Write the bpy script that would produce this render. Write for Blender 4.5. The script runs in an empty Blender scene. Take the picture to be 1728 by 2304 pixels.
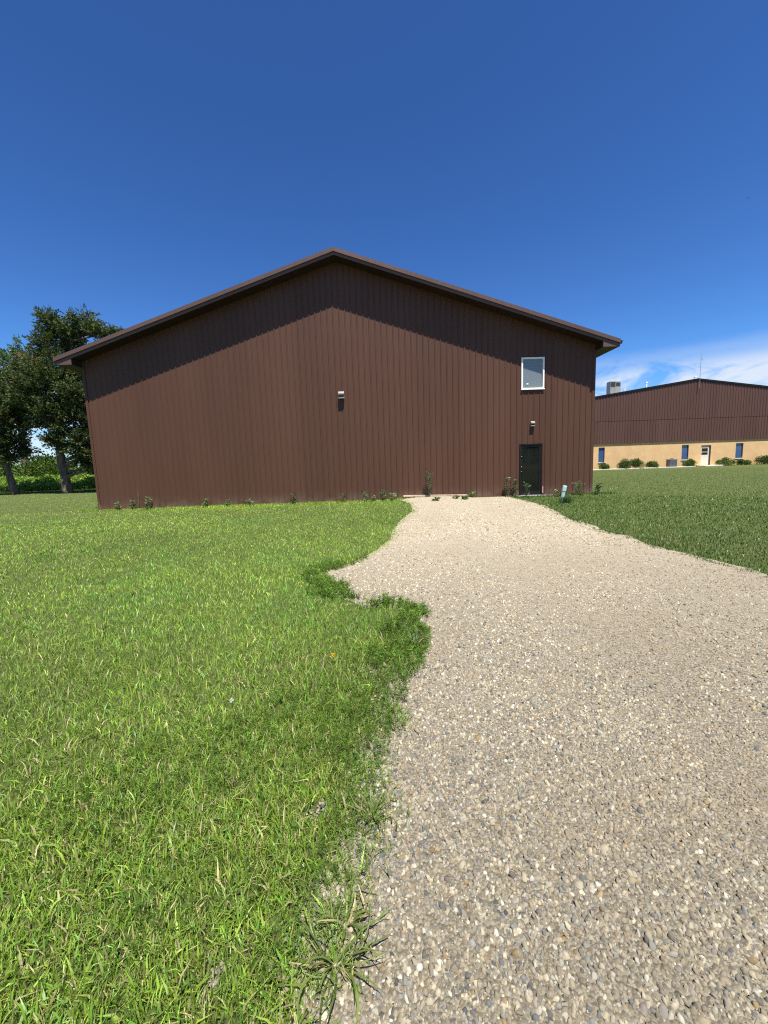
import bpy, math, random
import numpy as np
from mathutils import Matrix, Vector
from mathutils.geometry import delaunay_2d_cdt

random.seed(7)
RNG = np.random.default_rng(11)
SC = bpy.context.scene
COL = SC.collection

# ------------------------------------------------------------------ camera
CAM_H = 1.5
PITCH, ROLL = 0.1208, -0.0347
F_PX, IMG_W, IMG_H = 900.0, 1728.0, 2304.0
fw = Vector((0, math.cos(PITCH), -math.sin(PITCH)))
up = Vector((0, math.sin(PITCH), math.cos(PITCH)))
rt = Vector((1, 0, 0))
c_, s_ = math.cos(ROLL), math.sin(ROLL)
r2 = rt * c_ + up * s_
u2 = up * c_ - rt * s_
cam_data = bpy.data.cameras.new('camera')
cam = bpy.data.objects.new('camera', cam_data)
COL.objects.link(cam)
cam.matrix_world = Matrix(((r2.x, u2.x, -fw.x, 0), (r2.y, u2.y, -fw.y, 0), (r2.z, u2.z, -fw.z, CAM_H), (0, 0, 0, 1)))
cam_data.sensor_fit = 'VERTICAL'
cam_data.sensor_height = 36.0
cam_data.lens = 36.0 * F_PX / IMG_H
cam_data.clip_start = 0.05
cam_data.clip_end = 6000.0
SC.camera = cam

# ------------------------------------------------------------------ sky, sun, exposure
SUN_DIR = Vector((0.19, -0.58, 1.635)).normalized()      # towards the sun
SUN_EL = math.asin(SUN_DIR.z)
SUN_AZ = math.atan2(SUN_DIR.x, SUN_DIR.y)
world = bpy.data.worlds.new('World')
SC.world = world
world.use_nodes = True
wn, wl = world.node_tree.nodes, world.node_tree.links
wn.clear()
w_out = wn.new('ShaderNodeOutputWorld')
sky = wn.new('ShaderNodeTexSky')
sky.sky_type = 'NISHITA'
sky.sun_disc = False
sky.sun_elevation = SUN_EL
sky.sun_rotation = SUN_AZ
sky.altitude = 300
sky.air_density = 1.0
sky.dust_density = 0.3
sky.ozone_density = 3.0
SKY_STRENGTH = 0.05
gm0 = wn.new('ShaderNodeGamma')
gm0.inputs[1].default_value = 1.42
wl.new(sky.outputs[0], gm0.inputs[0])
gam = wn.new('ShaderNodeMix'); gam.data_type = 'RGBA'; gam.blend_type = 'MULTIPLY'
gam.inputs[0].default_value = 1.0; gam.inputs[7].default_value = (0.43, 0.64, 0.825, 1)
wl.new(gm0.outputs[0], gam.inputs[6])
bg_sky = wn.new('ShaderNodeBackground')
bg_sky.inputs['Strength'].default_value = SKY_STRENGTH
wl.new(gam.outputs[2], bg_sky.inputs['Color'])
bg_cl = wn.new('ShaderNodeBackground')
bg_cl.inputs['Color'].default_value = (0.86, 0.92, 1.0, 1)
bg_cl.inputs['Strength'].default_value = 0.48
wtc = wn.new('ShaderNodeTexCoord')
wsep = wn.new('ShaderNodeSeparateXYZ')
wl.new(wtc.outputs['Generated'], wsep.inputs[0])
wmap = wn.new('ShaderNodeMapping')
wmap.inputs['Scale'].default_value = (5.0, 5.0, 17.0)
wmap.inputs['Rotation'].default_value = (0.10, -0.14, 0.0)
wl.new(wtc.outputs['Generated'], wmap.inputs[0])
wnoise = wn.new('ShaderNodeTexNoise')
wnoise.inputs['Scale'].default_value = 1.15
wnoise.inputs['Detail'].default_value = 8
wnoise.inputs['Roughness'].default_value = 0.62
wnoise.inputs['Distortion'].default_value = 0.5
wl.new(wmap.outputs[0], wnoise.inputs['Vector'])
wr = wn.new('ShaderNodeMapRange')
wr.interpolation_type = 'SMOOTHSTEP'
wr.inputs['From Min'].default_value = 0.35
wr.inputs['From Max'].default_value = 0.53
wl.new(wnoise.outputs['Fac'], wr.inputs['Value'])
wb = wn.new('ShaderNodeValToRGB')                         # the low cloud bank sits between 2 and 13 degrees
wb.color_ramp.interpolation = 'EASE'
e = wb.color_ramp.elements
e[0].position = 0.0; e[0].color = (0.35, 0.35, 0.35, 1)
e[1].position = 0.075; e[1].color = (0.8, 0.8, 0.8, 1)
x = e.new(0.148); x.color = (0.85, 0.85, 0.85, 1)
x = e.new(0.185); x.color = (0.20, 0.20, 0.20, 1)
x = e.new(0.212); x.color = (0.0, 0.0, 0.0, 1)
wl.new(wsep.outputs['Z'], wb.inputs[0])
wm = wn.new('ShaderNodeMath'); wm.operation = 'MULTIPLY'
wl.new(wr.outputs[0], wm.inputs[0]); wl.new(wb.outputs[0], wm.inputs[1])
wmix = wn.new('ShaderNodeMixShader')
wl.new(wm.outputs[0], wmix.inputs[0]); wl.new(bg_sky.outputs[0], wmix.inputs[1]); wl.new(bg_cl.outputs[0], wmix.inputs[2])
wl.new(wmix.outputs[0], w_out.inputs[0])

sun_data = bpy.data.lights.new('sun', 'SUN')
sun_data.energy = 5.0
sun_data.angle = math.radians(0.53)
sun_data.color = (1.0, 0.955, 0.89)
sun = bpy.data.objects.new('sun', sun_data)
COL.objects.link(sun)
sun.location = (5, -15, 40)
sun.rotation_euler = SUN_DIR.to_track_quat('Z', 'Y').to_euler()

SC.view_settings.view_transform = 'Standard'
SC.view_settings.look = 'None'
SC.view_settings.gamma = 1.0
SC.view_settings.use_curve_mapping = False
SC.view_settings.exposure = 1.0
SC.render.engine = 'CYCLES'
SC.cycles.max_bounces = 8
SC.cycles.transparent_max_bounces = 8
SC.cycles.use_denoising = False
SC.cycles.use_adaptive_sampling = False
SC.cycles.sample_clamp_indirect = 3.0
SC.cycles.filter_width = 1.15

# ------------------------------------------------------------------ helpers
def tag(o, label=None, cat=None, group=None, kind=None):
    if label: o['label'] = label
    if cat: o['category'] = cat
    if group: o['group'] = group
    if kind: o['kind'] = kind
    return o

def link(name, me, mat=None, parent=None):
    o = bpy.data.objects.new(name, me)
    COL.objects.link(o)
    if mat is not None and me is not None:
        if len(me.materials) == 0: me.materials.append(mat)
    if parent is not None: o.parent = parent
    return o

def empty(name, loc=(0, 0, 0), rz=0.0):
    o = bpy.data.objects.new(name, None)
    COL.objects.link(o)
    o.empty_display_size = 0.2
    o.location = loc
    o.rotation_euler = (0, 0, rz)
    return o

def np_mesh(name, V, T, col=None, smooth=False):
    """triangle mesh from numpy arrays, optional per-vertex colour attribute 'col'"""
    V = np.asarray(V, np.float32).reshape(-1, 3); T = np.asarray(T, np.int32).reshape(-1, 3)
    me = bpy.data.meshes.new(name)
    me.vertices.add(len(V)); me.vertices.foreach_set('co', V.ravel())
    me.loops.add(T.size); me.loops.foreach_set('vertex_index', T.ravel())
    me.polygons.add(len(T))
    me.polygons.foreach_set('loop_start', np.arange(0, T.size, 3, dtype=np.int32))
    me.polygons.foreach_set('loop_total', np.full(len(T), 3, np.int32))
    if smooth: me.polygons.foreach_set('use_smooth', np.ones(len(T), bool))
    me.update(calc_edges=True)
    if col is not None:
        a = me.attributes.new('col', 'FLOAT_COLOR', 'POINT')
        c4 = np.ones((len(V), 4), np.float32); c4[:, :3] = col
        a.data.foreach_set('color', c4.ravel())
    return me

class MB:
    """collects polygons for one mesh object"""
    def __init__(self): self.v = []; self.f = []
    def quad(self, a, b, c, d):
        n = len(self.v); self.v += [a, b, c, d]; self.f.append((n, n + 1, n + 2, n + 3)); return self
    def box(self, x0, x1, y0, y1, z0, z1):
        n = len(self.v)
        self.v += [(x0, y0, z0), (x1, y0, z0), (x1, y1, z0), (x0, y1, z0), (x0, y0, z1), (x1, y0, z1), (x1, y1, z1), (x0, y1, z1)]
        self.f += [tuple(n + i for i in q) for q in ((0, 3, 2, 1), (4, 5, 6, 7), (0, 1, 5, 4), (1, 2, 6, 5), (2, 3, 7, 6), (3, 0, 4, 7))]
        return self
    def prism(self, poly, y0, y1):
        """polygon in x,z extruded in y"""
        n = len(self.v); k = len(poly)
        self.v += [(p[0], y0, p[1]) for p in poly] + [(p[0], y1, p[1]) for p in poly]
        self.f.append(tuple(range(n, n + k))); self.f.append(tuple(range(n + 2 * k - 1, n + k - 1, -1)))
        for i in range(k):
            j = (i + 1) % k
            self.f.append((n + i, n + k + i, n + k + j, n + j))
        return self
    def tube(self, pts, rad, seg=8, cap=True):
        n0 = len(self.v); P = [Vector(p) for p in pts]
        for i, p in enumerate(P):
            d = (P[min(i + 1, len(P) - 1)] - P[max(i - 1, 0)]).normalized()
            a = d.orthogonal().normalized() if abs(d.z) < 0.99 else Vector((1, 0, 0))
            if abs(d.z) >= 0.3: a = (Vector((1, 0, 0)) - d * d.x).normalized()
            b = d.cross(a)
            for k in range(seg):
                t = 2 * math.pi * k / seg
                self.v.append(tuple(p + (a * math.cos(t) + b * math.sin(t)) * rad[i]))
        for i in range(len(P) - 1):
            for k in range(seg):
                q = n0 + i * seg; k2 = (k + 1) % seg
                self.f.append((q + k, q + k2, q + seg + k2, q + seg + k))
        if cap:
            self.f.append(tuple(n0 + seg - 1 - k for k in range(seg)))
            q = n0 + (len(P) - 1) * seg
            self.f.append(tuple(q + k for k in range(seg)))
        return self
    def build(self, name, mat, parent=None, smooth=False, bevel=0.0):
        me = bpy.data.meshes.new(name); me.from_pydata(self.v, [], self.f); me.update()
        if smooth:
            for p in me.polygons: p.use_smooth = True
        o = link(name, me, mat, parent)
        if bevel:
            m = o.modifiers.new('bevel', 'BEVEL'); m.width = bevel; m.segments = 2; m.limit_method = 'ANGLE'
        return o

def vnoise(x, y, seed=0, scale=1.0):
    """smooth value noise 0..1 for numpy arrays"""
    x = np.asarray(x, float) * scale; y = np.asarray(y, float) * scale
    xi = np.floor(x).astype(np.int64); yi = np.floor(y).astype(np.int64)
    xf = x - xi; yf = y - yi
    xf = xf * xf * (3 - 2 * xf); yf = yf * yf * (3 - 2 * yf)
    def h(a, b):
        n = (a * 374761393 + b * 668265263 + seed * 974711) & 0x7fffffff
        n = ((n ^ (n >> 13)) * 1274126177) & 0x7fffffff
        return ((n ^ (n >> 16)) & 0xffff) / 65535.0
    return (h(xi, yi) * (1 - xf) + h(xi + 1, yi) * xf) * (1 - yf) + (h(xi, yi + 1) * (1 - xf) + h(xi + 1, yi + 1) * xf) * yf

def fbm(x, y, seed=0, scale=1.0, oct=3):
    s = 0; a = 0.5; t = 0
    for i in range(oct):
        s = s + a * vnoise(x, y, seed + i * 17, scale * 2 ** i); t += a; a *= 0.5
    return s / t

# ------------------------------------------------------------------ materials
class Mat:
    def __init__(self, name, rough=0.6, spec=0.5, metal=0.0):
        self.m = bpy.data.materials.new(name); self.m.use_nodes = True
        self.n, self.l = self.m.node_tree.nodes, self.m.node_tree.links
        self.b = self.n['Principled BSDF']; self.out = self.n['Material Output']
        self.b.inputs['Roughness'].default_value = rough
        self.b.inputs['Specular IOR Level'].default_value = spec
        self.b.inputs['Metallic'].default_value = metal
    def node(self, t, **kw):
        nd = self.n.new(t)
        for k, v in kw.items():
            if k in nd.inputs: nd.inputs[k].default_value = v
            else: setattr(nd, k, v)
        return nd
    def noise(self, scale, detail=4, rough=0.55, coord='Object', stretch=None):
        tc = self.node('ShaderNodeTexCoord'); nz = self.node('ShaderNodeTexNoise', Scale=scale, Detail=detail, Roughness=rough)
        if stretch:
            mp = self.node('ShaderNodeMapping', Scale=stretch); self.l.new(tc.outputs[coord], mp.inputs[0]); self.l.new(mp.outputs[0], nz.inputs['Vector'])
        else: self.l.new(tc.outputs[coord], nz.inputs['Vector'])
        return nz.outputs['Fac']
    def ramp(self, src, stops):
        r = self.node('ShaderNodeValToRGB'); els = r.color_ramp.elements
        while len(els) < len(stops): els.new(0.5)
        for el, (p, c) in zip(els, stops): el.position = p; el.color = (*c, 1)
        self.l.new(src, r.inputs[0]); return r.outputs[0]
    def mix(self, fac, a, b, blend='MIX'):
        m = self.node('ShaderNodeMix', data_type='RGBA', blend_type=blend)
        for sock, v in ((m.inputs[0], fac), (m.inputs[6], a), (m.inputs[7], b)):
            if isinstance(v, (int, float)): sock.default_value = v
            elif isinstance(v, tuple): sock.default_value = (*v, 1)
            else: self.l.new(v, sock)
        return m.outputs[2]
    def math(self, op, a, b=None):
        m = self.node('ShaderNodeMath', operation=op)
        for sock, v in ((m.inputs[0], a), (m.inputs[1], b)):
            if v is None: continue
            if isinstance(v, (int, float)): sock.default_value = v
            else: self.l.new(v, sock)
        return m.outputs[0]
    def rng(self, src, a, b, c=0.0, d=1.0):
        m = self.node('ShaderNodeMapRange'); self.l.new(src, m.inputs[0])
        for i, v in enumerate((a, b, c, d)): m.inputs[i + 1].default_value = v
        return m.outputs[0]
    def color(self, src):
        if isinstance(src, tuple): self.b.inputs['Base Color'].default_value = (*src, 1)
        else: self.l.new(src, self.b.inputs['Base Color'])
    def bump(self, src, strength=0.3, dist=0.01):
        bp = self.node('ShaderNodeBump', Strength=strength, Distance=dist)
        self.l.new(src, bp.inputs['Height']); self.l.new(bp.outputs[0], self.b.inputs['Normal'])

def leaf_mat(name, trans=0.3, rough=0.5, spec=0.4):
    k = Mat(name, rough, spec)
    at = k.node('ShaderNodeAttribute', attribute_name='col')
    k.color(at.outputs['Color'])
    tr = k.node('ShaderNodeBsdfTranslucent')
    tint = k.mix(1.0, at.outputs['Color'], (1.25, 1.3, 0.55), 'MULTIPLY')
    k.l.new(tint, tr.inputs['Color'])
    mx = k.node('ShaderNodeMixShader'); mx.inputs[0].default_value = trans
    k.l.new(k.b.outputs[0], mx.inputs[1]); k.l.new(tr.outputs[0], mx.inputs[2]); k.l.new(mx.outputs[0], k.out.inputs[0])
    return k.m

def simple(name, col, rough=0.6, spec=0.5, metal=0.0, vary=0.12, scale=6.0):
    k = Mat(name, rough, spec, metal)
    f = k.noise(scale, 5)
    lo = tuple(c * (1 - vary) for c in col); hi = tuple(min(1, c * (1 + vary)) for c in col)
    k.color(k.ramp(f, [(0.3, lo), (0.7, hi)])); return k.m

def steel_mat(name, col, rough=0.42, spec=0.45, dust=True):
    """painted steel sheet: faint panel-to-panel tint, rain streaks, pale dust splash near the ground"""
    k = Mat(name, rough, spec)
    oi = k.node('ShaderNodeObjectInfo')
    tint = k.rng(oi.outputs['Random'], 0, 1, 0.93, 1.07)
    n1 = k.noise(0.7, 4, stretch=(1.0, 1.0, 0.25))
    n2 = k.noise(9.0, 6, stretch=(3.0, 3.0, 0.12))
    f = k.math('ADD', k.math('MULTIPLY', n1, 0.6), k.math('MULTIPLY', n2, 0.4))
    base = k.ramp(f, [(0.3, tuple(c * 0.90 for c in col)), (0.7, tuple(c * 1.10 for c in col))])
    cmb = k.node('ShaderNodeCombineColor')
    for i in range(3): k.l.new(tint, cmb.inputs[i])
    base = k.mix(1.0, base, cmb.outputs[0], 'MULTIPLY')
    if dust:
        geo = k.node('ShaderNodeNewGeometry'); sp = k.node('ShaderNodeSeparateXYZ'); k.l.new(geo.outputs['Position'], sp.inputs[0])
        hgt = k.rng(sp.outputs['Z'], 0.05, 0.62, 1, 0)
        dn = k.noise(2.2, 6, 0.65, coord='Object')
        dust_f = k.math('MULTIPLY', k.math('MULTIPLY', hgt, hgt), k.rng(dn, 0.35, 0.70, 0.0, 0.55))
        base = k.mix(dust_f, base, (0.24, 0.19, 0.14))
    k.color(base)
    k.l.new(k.rng(n2, 0.3, 0.7, rough - 0.06, rough + 0.10), k.b.inputs['Roughness'])
    k.bump(n1, 0.12, 0.02)
    return k.m

STEEL = steel_mat('brown_steel', (0.087, 0.0420, 0.0268), 0.45, 0.20)
TRIM = steel_mat('brown_trim', (0.108, 0.064, 0.052), 0.42, 0.3, dust=False)
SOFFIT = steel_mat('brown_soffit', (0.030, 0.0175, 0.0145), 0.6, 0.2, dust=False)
FAR_STEEL = steel_mat('far_brown_steel', (0.092, 0.045, 0.033), 0.5, 0.3, dust=False)
BRONZE = simple('bronze_aluminium', (0.012, 0.011, 0.011), 0.5, 0.2, 0.0)
VINYL = simple('white_vinyl', (0.80, 0.79, 0.75), 0.4, 0.5, vary=0.04)
CONCRETE = simple('concrete', (0.26, 0.245, 0.22), 0.9, 0.2, vary=0.2, scale=14)
GALV = simple('grey_metal', (0.23, 0.23, 0.225), 0.5, 0.4, vary=0.2, scale=4)
DARK = simple('dark_metal', (0.03, 0.03, 0.032), 0.5, 0.4)
LENS = simple('dark_lens', (0.02, 0.024, 0.026), 0.12, 0.6)
LIGHT_HOUSING = simple('light_housing', (0.27, 0.25, 0.24), 0.5, 0.4, vary=0.1)
WHITE = simple('white_paint', (0.78, 0.78, 0.76), 0.5, 0.4, vary=0.05)
HARDWARE = simple('satin_metal', (0.28, 0.275, 0.25), 0.4, 0.5)
PINK_TRIM = simple('faded_trim', (0.40, 0.26, 0.23), 0.6, 0.3)

def glass_mat(name, tint, trans, rough=0.03, ior=1.52):
    k = Mat(name, rough, 0.5)
    k.color(tint); k.b.inputs['IOR'].default_value = ior
    tp = k.node('ShaderNodeBsdfTransparent'); tp.inputs[0].default_value = (0.8, 0.88, 0.88, 1)
    fr = k.node('ShaderNodeFresnel'); fr.inputs[0].default_value = ior
    f = k.rng(fr.outputs[0], 0, 0.6, trans, 0.0)
    mx = k.node('ShaderNodeMixShader'); k.l.new(f, mx.inputs[0])
    k.l.new(k.b.outputs[0], mx.inputs[1]); k.l.new(tp.outputs[0], mx.inputs[2]); k.l.new(mx.outputs[0], k.out.inputs[0])
    return k.m
WIN_GLASS = glass_mat('window_glass', (0.21, 0.245, 0.25), 0.3, 0.05, 1.7)
DOOR_GLASS = glass_mat('door_glass', (0.010, 0.012, 0.010), 0.25, 0.07, 1.52)
BLUE_GLASS = glass_mat('blue_glass', (0.035, 0.085, 0.21), 0.1, 0.08, 1.7)

def brick_mat():
    k = Mat('buff_brick', 0.9, 0.2)
    tc = k.node('ShaderNodeTexCoord'); mp = k.node('ShaderNodeMapping'); mp.inputs['Rotation'].default_value = (math.radians(90), 0, 0)
    k.l.new(tc.outputs['Object'], mp.inputs[0])
    br = k.node('ShaderNodeTexBrick')
    br.inputs['Scale'].default_value = 1.0
    br.inputs['Brick Width'].default_value = 0.203; br.inputs['Row Height'].default_value = 0.068; br.inputs['Mortar Size'].default_value = 0.006
    br.inputs['Color1'].default_value = (0.60, 0.38, 0.175, 1); br.inputs['Color2'].default_value = (0.68, 0.44, 0.205, 1); br.inputs['Mortar'].default_value = (0.50, 0.38, 0.24, 1)
    k.l.new(mp.outputs[0], br.inputs['Vector'])
    n = k.noise(1.1, 4)
    k.color(k.mix(0.35, br.outputs['Color'], k.ramp(n, [(0.3, (0.50, 0.30, 0.125)), (0.7, (0.72, 0.49, 0.24))])))
    k.bump(br.outputs['Fac'], -0.4, 0.008)
    return k.m
BRICK = brick_mat()

def bark_mat():
    k = Mat('bark', 0.95, 0.15)
    n = k.noise(5.0, 6, 0.7, stretch=(2.2, 2.2, 0.3))
    k.color(k.ramp(n, [(0.32, (0.055, 0.040, 0.030)), (0.55, (0.16, 0.125, 0.095)), (0.72, (0.30, 0.25, 0.20))]))
    k.bump(n, 0.9, 0.08); return k.m
BARK = bark_mat()

def lawn_mat():
    k = Mat('lawn_soil', 1.0, 0.1)
    n1 = k.noise(1.7, 6); n2 = k.noise(38.0, 6, 0.7)
    a = k.ramp(n2, [(0.3, (0.026, 0.030, 0.012)), (0.5, (0.060, 0.070, 0.022)), (0.72, (0.130, 0.125, 0.055))])
    b = k.ramp(n1, [(0.3, (0.075, 0.105, 0.03)), (0.7, (0.105, 0.14, 0.04))])
    k.color(k.mix(0.4, a, b)); k.bump(n2, 0.8, 0.03); return k.m

def gravel_mat():
    k = Mat('gravel_bed', 0.95, 0.15)
    tc = k.node('ShaderNodeTexCoord')
    def vor(s, feat='F1'):
        v = k.node('ShaderNodeTexVoronoi', feature=feat); v.inputs['Scale'].default_value = s
        k.l.new(tc.outputs['Object'], v.inputs['Vector']); return v
    v1, v2 = vor(75), vor(130)
    geo = k.node('ShaderNodeNewGeometry'); sp = k.node('ShaderNodeSeparateXYZ'); k.l.new(geo.outputs['Position'], sp.inputs[0])
    pal = [(0.0, (0.20, 0.19, 0.18)), (0.14, (0.30, 0.27, 0.23)), (0.3, (0.40, 0.33, 0.24)), (0.55, (0.47, 0.40, 0.30)), (0.8, (0.56, 0.50, 0.40)), (1.0, (0.66, 0.61, 0.52))]
    def pick(v):
        s = k.node('ShaderNodeSeparateColor'); k.l.new(v.outputs['Color'], s.inputs[0]); return k.ramp(s.outputs[0], pal)
    n0 = k.noise(9.0, 4)
    c = k.mix(k.rng(n0, 0.42, 0.58), pick(v1), pick(v2))
    edge = k.rng(v1.outputs['Distance'], 0.0, 0.9, 1.0, 0.55)
    # worn wheel paths and dusty patches
    n1 = k.noise(0.55, 5, 0.6)
    c = k.mix(k.rng(n1, 0.42, 0.68, 0.0, 0.35), c, (0.34, 0.285, 0.21))
    shade_dirt = k.rng(k.math('ADD', sp.outputs['Y'], k.math('MULTIPLY', n1, 3.0)), 2.6, 9.5, 0.0, 1.0)   # near half painted darker: shade between stones plus dirt; far half brightened for backscatter
    k.color(k.mix(1.0, c, k.ramp(shade_dirt, [(0.0, (0.38, 0.38, 0.345)), (1.0, (0.78, 0.765, 0.69))]), 'MULTIPLY'))
    k.bump(k.math('MULTIPLY', v1.outputs['Distance'], -1.0), 1.0, 0.012); return k.m

LAWN, GRAVEL = lawn_mat(), gravel_mat()
GRASS = leaf_mat('grass_blades', 0.32, 0.42, 0.34)
FOLIAGE = leaf_mat('foliage', 0.25, 0.65, 0.18)
FERNY = leaf_mat('feathery_weed', 0.30, 0.6, 0.25)
def attr_mat(name, rough, spec):
    k = Mat(name, rough, spec); at = k.node('ShaderNodeAttribute', attribute_name='col')
    n = k.noise(160.0, 4, 0.6)
    k.color(k.mix(1.0, at.outputs['Color'], k.ramp(n, [(0.3, (0.82, 0.82, 0.82)), (0.7, (1.12, 1.1, 1.08))]), 'MULTIPLY')); return k.m
STONE = attr_mat('crushed_stone', 0.85, 0.25)

# ------------------------------------------------------------------ terrain
YAW, WALL_D = 0.0046, 16.136
LEFT_EDGE = [(0.62, 15.9), (0.78, 15.5), (1.06, 14.25), (0.96, 12.19), (0.5, 10.31), (0.27, 8.9), (0.19, 7.8), (-0.14, 6.62), (-0.5, 5.88), (-0.83, 5.48), (-0.96, 5.26),
    (-0.77, 5.03), (-0.5, 4.72), (-0.52, 4.47), (-0.17, 4.09), (0.05, 4.13), (0.34, 3.88), (0.32, 3.72), (0.17, 3.58), (0.29, 3.46), (0.30, 3.24), (0.21, 2.88), (0.16, 2.76),
    (0.11, 2.65), (0.06, 2.59), (0.06, 2.38), (-0.06, 2.33), (0.04, 2.14), (0.02, 2.07), (-0.04, 2.01), (-0.13, 1.99), (-0.05, 1.9), (-0.07, 1.76), (-0.06, 1.68), (-0.07, 1.58),
    (-0.1, 1.44), (-0.15, 1.37), (-0.16, 1.27), (-0.2, 1.21), (-0.2, 1.13), (-0.22, 1.06), (-0.21, 0.99), (-0.21, 0.91), (-0.3, 0.3), (-0.45, -1.0), (-0.6, -4.0), (-0.7, -9.0)]
RIGHT_EDGE = [(4.89, 16.08), (5.0, 14.96), (5.06, 12.83), (4.76, 11.19), (4.39, 9.49), (4.51, 8.55), (4.32, 7.87), (4.49, 7.3), (4.36, 6.65), (4.37, 6.14), (4.48, 5.69), (4.5, 5.27),
    (4.57, 4.94), (4.52, 4.6), (4.6, 3.0), (4.7, 1.0), (4.8, -2.0), (4.9, -9.0)]
POLY = np.array(LEFT_EDGE + RIGHT_EDGE[::-1])

def in_poly(x, y, poly=POLY):
    x = np.asarray(x); y = np.asarray(y); r = np.zeros(x.shape, bool); j = len(poly) - 1
    for i in range(len(poly)):
        xi, yi = poly[i]; xj, yj = poly[j]
        c = ((yi > y) != (yj > y)) & (x < (xj - xi) * (y - yi) / (yj - yi + 1e-12) + xi)
        r ^= c; j = i
    return r

def on_gravel(x, y):
    """gravel outline with a ragged, patchy border"""
    dx = .16 * (vnoise(x, y, 141, 4.0) - .5) + .10 * (vnoise(x, y, 143, 11.0) - .5); dy = .16 * (vnoise(x, y, 145, 4.0) - .5) + .10 * (vnoise(x, y, 147, 11.0) - .5)
    return in_poly(x + dx, y + dy)

def edge_dist(x, y, line):
    x = np.asarray(x, float); y = np.asarray(y, float); d = np.full(x.shape, 1e9)
    for (ax, ay), (bx, by) in zip(line[:-1], line[1:]):
        vx, vy = bx - ax, by - ay
        t = np.clip(((x - ax) * vx + (y - ay) * vy) / (vx * vx + vy * vy), 0, 1)
        d = np.minimum(d, np.hypot(x - ax - t * vx, y - ay - t * vy))
    return d

def gz(x, y):
    x = np.asarray(x, float); y = np.asarray(y, float)
    berm = 0.125 * np.exp(-((x - 2.0) / 1.35) ** 4) * np.exp(-((y - 16.2) / 1.5) ** 2)
    und = 0.03 * (fbm(x, y, 3, 0.22, 2) - 0.5) + 0.014 * (vnoise(x, y, 9, 1.3) - 0.5)
    fade = np.clip((40 - np.hypot(x, y)) / 20, 0, 1)
    return berm + und * fade

def build_lawn():
    gx = np.concatenate([-np.geomspace(2500, 30, 14), np.linspace(-26, -8, 19), np.linspace(-7, 7, 57), np.linspace(8, 26, 19), np.geomspace(30, 2500, 14)])
    gy = np.concatenate([-np.geomspace(2500, 12, 12), np.linspace(-9, -1, 9), np.linspace(-0.5, 18, 75), np.linspace(19, 45, 27), np.geomspace(50, 4000, 14)])
    X, Y = np.meshgrid(gx, gy); Z = gz(X, Y) - 0.006
    V = np.stack([X, Y, Z], -1).reshape(-1, 3); nx = len(gx); T = []
    for j in range(len(gy) - 1):
        a = np.arange(nx - 1) + j * nx
        T.append(np.stack([a, a + 1, a + 1 + nx], -1)); T.append(np.stack([a, a + 1 + nx, a + nx], -1))
    o = link('lawn', np_mesh('lawn', V, np.concatenate(T), smooth=True), LAWN)
    tag(o, 'mown green lawn spreading around the gravel drive', kind='structure')

def build_gravel_bed():
    def dens(line):
        out = []
        for (a, b) in zip(line[:-1], line[1:]):
            n = max(1, int(math.hypot(b[0] - a[0], b[1] - a[1]) / 0.12)) if abs(a[1]) < 18 and a[1] > -1 else 3
            for i in range(n):
                t = i / n; jx = (random.random() - .5) * 0.05 if 0 < i else 0
                out.append((a[0] + (b[0] - a[0]) * t + jx, a[1] + (b[1] - a[1]) * t))
        return out
    LB = [(p[0] - .09, p[1]) for p in LEFT_EDGE]; RB = [(p[0] + .08, p[1]) for p in RIGHT_EDGE]
    bd = dens(LB) + [LB[-1]] + dens(RB[::-1]) + [RB[0]]
    inner = []
    for y in np.arange(-8.8, 16.1, 0.22):
        for x in np.arange(-1.2, 5.2, 0.22):
            inner.append((x + random.uniform(-.05, .05), y + random.uniform(-.05, .05)))
    ia = np.array(inner); ok = in_poly(ia[:, 0], ia[:, 1]) & (edge_dist(ia[:, 0], ia[:, 1], LEFT_EDGE) > .08) & (edge_dist(ia[:, 0], ia[:, 1], RIGHT_EDGE) > .08)
    pts = [Vector(p) for p in bd] + [Vector(p) for p in ia[ok]]
    n = len(bd)
    vs, es, fs, *_ = delaunay_2d_cdt(pts, [(i, (i + 1) % n) for i in range(n)], [], 1, 1e-5)
    V = np.array([(v.x, v.y, 0) for v in vs]); V[:, 2] = gz(V[:, 0], V[:, 1]) + 0.004
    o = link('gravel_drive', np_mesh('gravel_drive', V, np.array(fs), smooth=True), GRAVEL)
    tag(o, 'pale crushed limestone drive running up to the brown building', kind='structure')
    return o

build_lawn()
DRIVE = build_gravel_bed()

# ------------------------------------------------------------------ main building (brown steel)
XL, XR, DEPTH = -11.463, 8.434, 30.0
XA = (XL + XR) / 2; SL = 1 / 3.0
OF, OE = 0.58, 0.63
Z_RIDGE = 9.33
roof_z = lambda x: Z_RIDGE - abs(x - XA) * SL
FASC = 0.235
soff_z = lambda x: roof_z(x) - FASC
B = empty('metal_building', (0, WALL_D, 0), YAW)
tag(B, 'large dark brown ribbed steel building with low gable roof', 'building')
OPEN = [(5.50, 6.412, -1.0, 2.08), (5.548, 6.446, 4.185, 5.393)]
RIB = 0.2286

def sheet_profile(x0, x1, first, pitch=RIB, hgt=0.021, bw=0.028, tw=0.012):
    pts = []; k = math.floor((x0 - first) / pitch) - 1
    while first + k * pitch < x1 + pitch:
        c = first + k * pitch
        pts += [(c - bw, 0), (c - tw, hgt), (c + tw, hgt), (c + bw, 0)]; k += 1
    def at(x):
        for (a, ha), (b, hb) in zip(pts[:-1], pts[1:]):
            if a <= x <= b: return ha + (hb - ha) * (x - a) / (b - a + 1e-9)
        return 0
    xs = sorted({round(x0, 4), round(x1, 4)} | {round(p[0], 4) for p in pts if x0 < p[0] < x1})
    return xs, at

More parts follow.
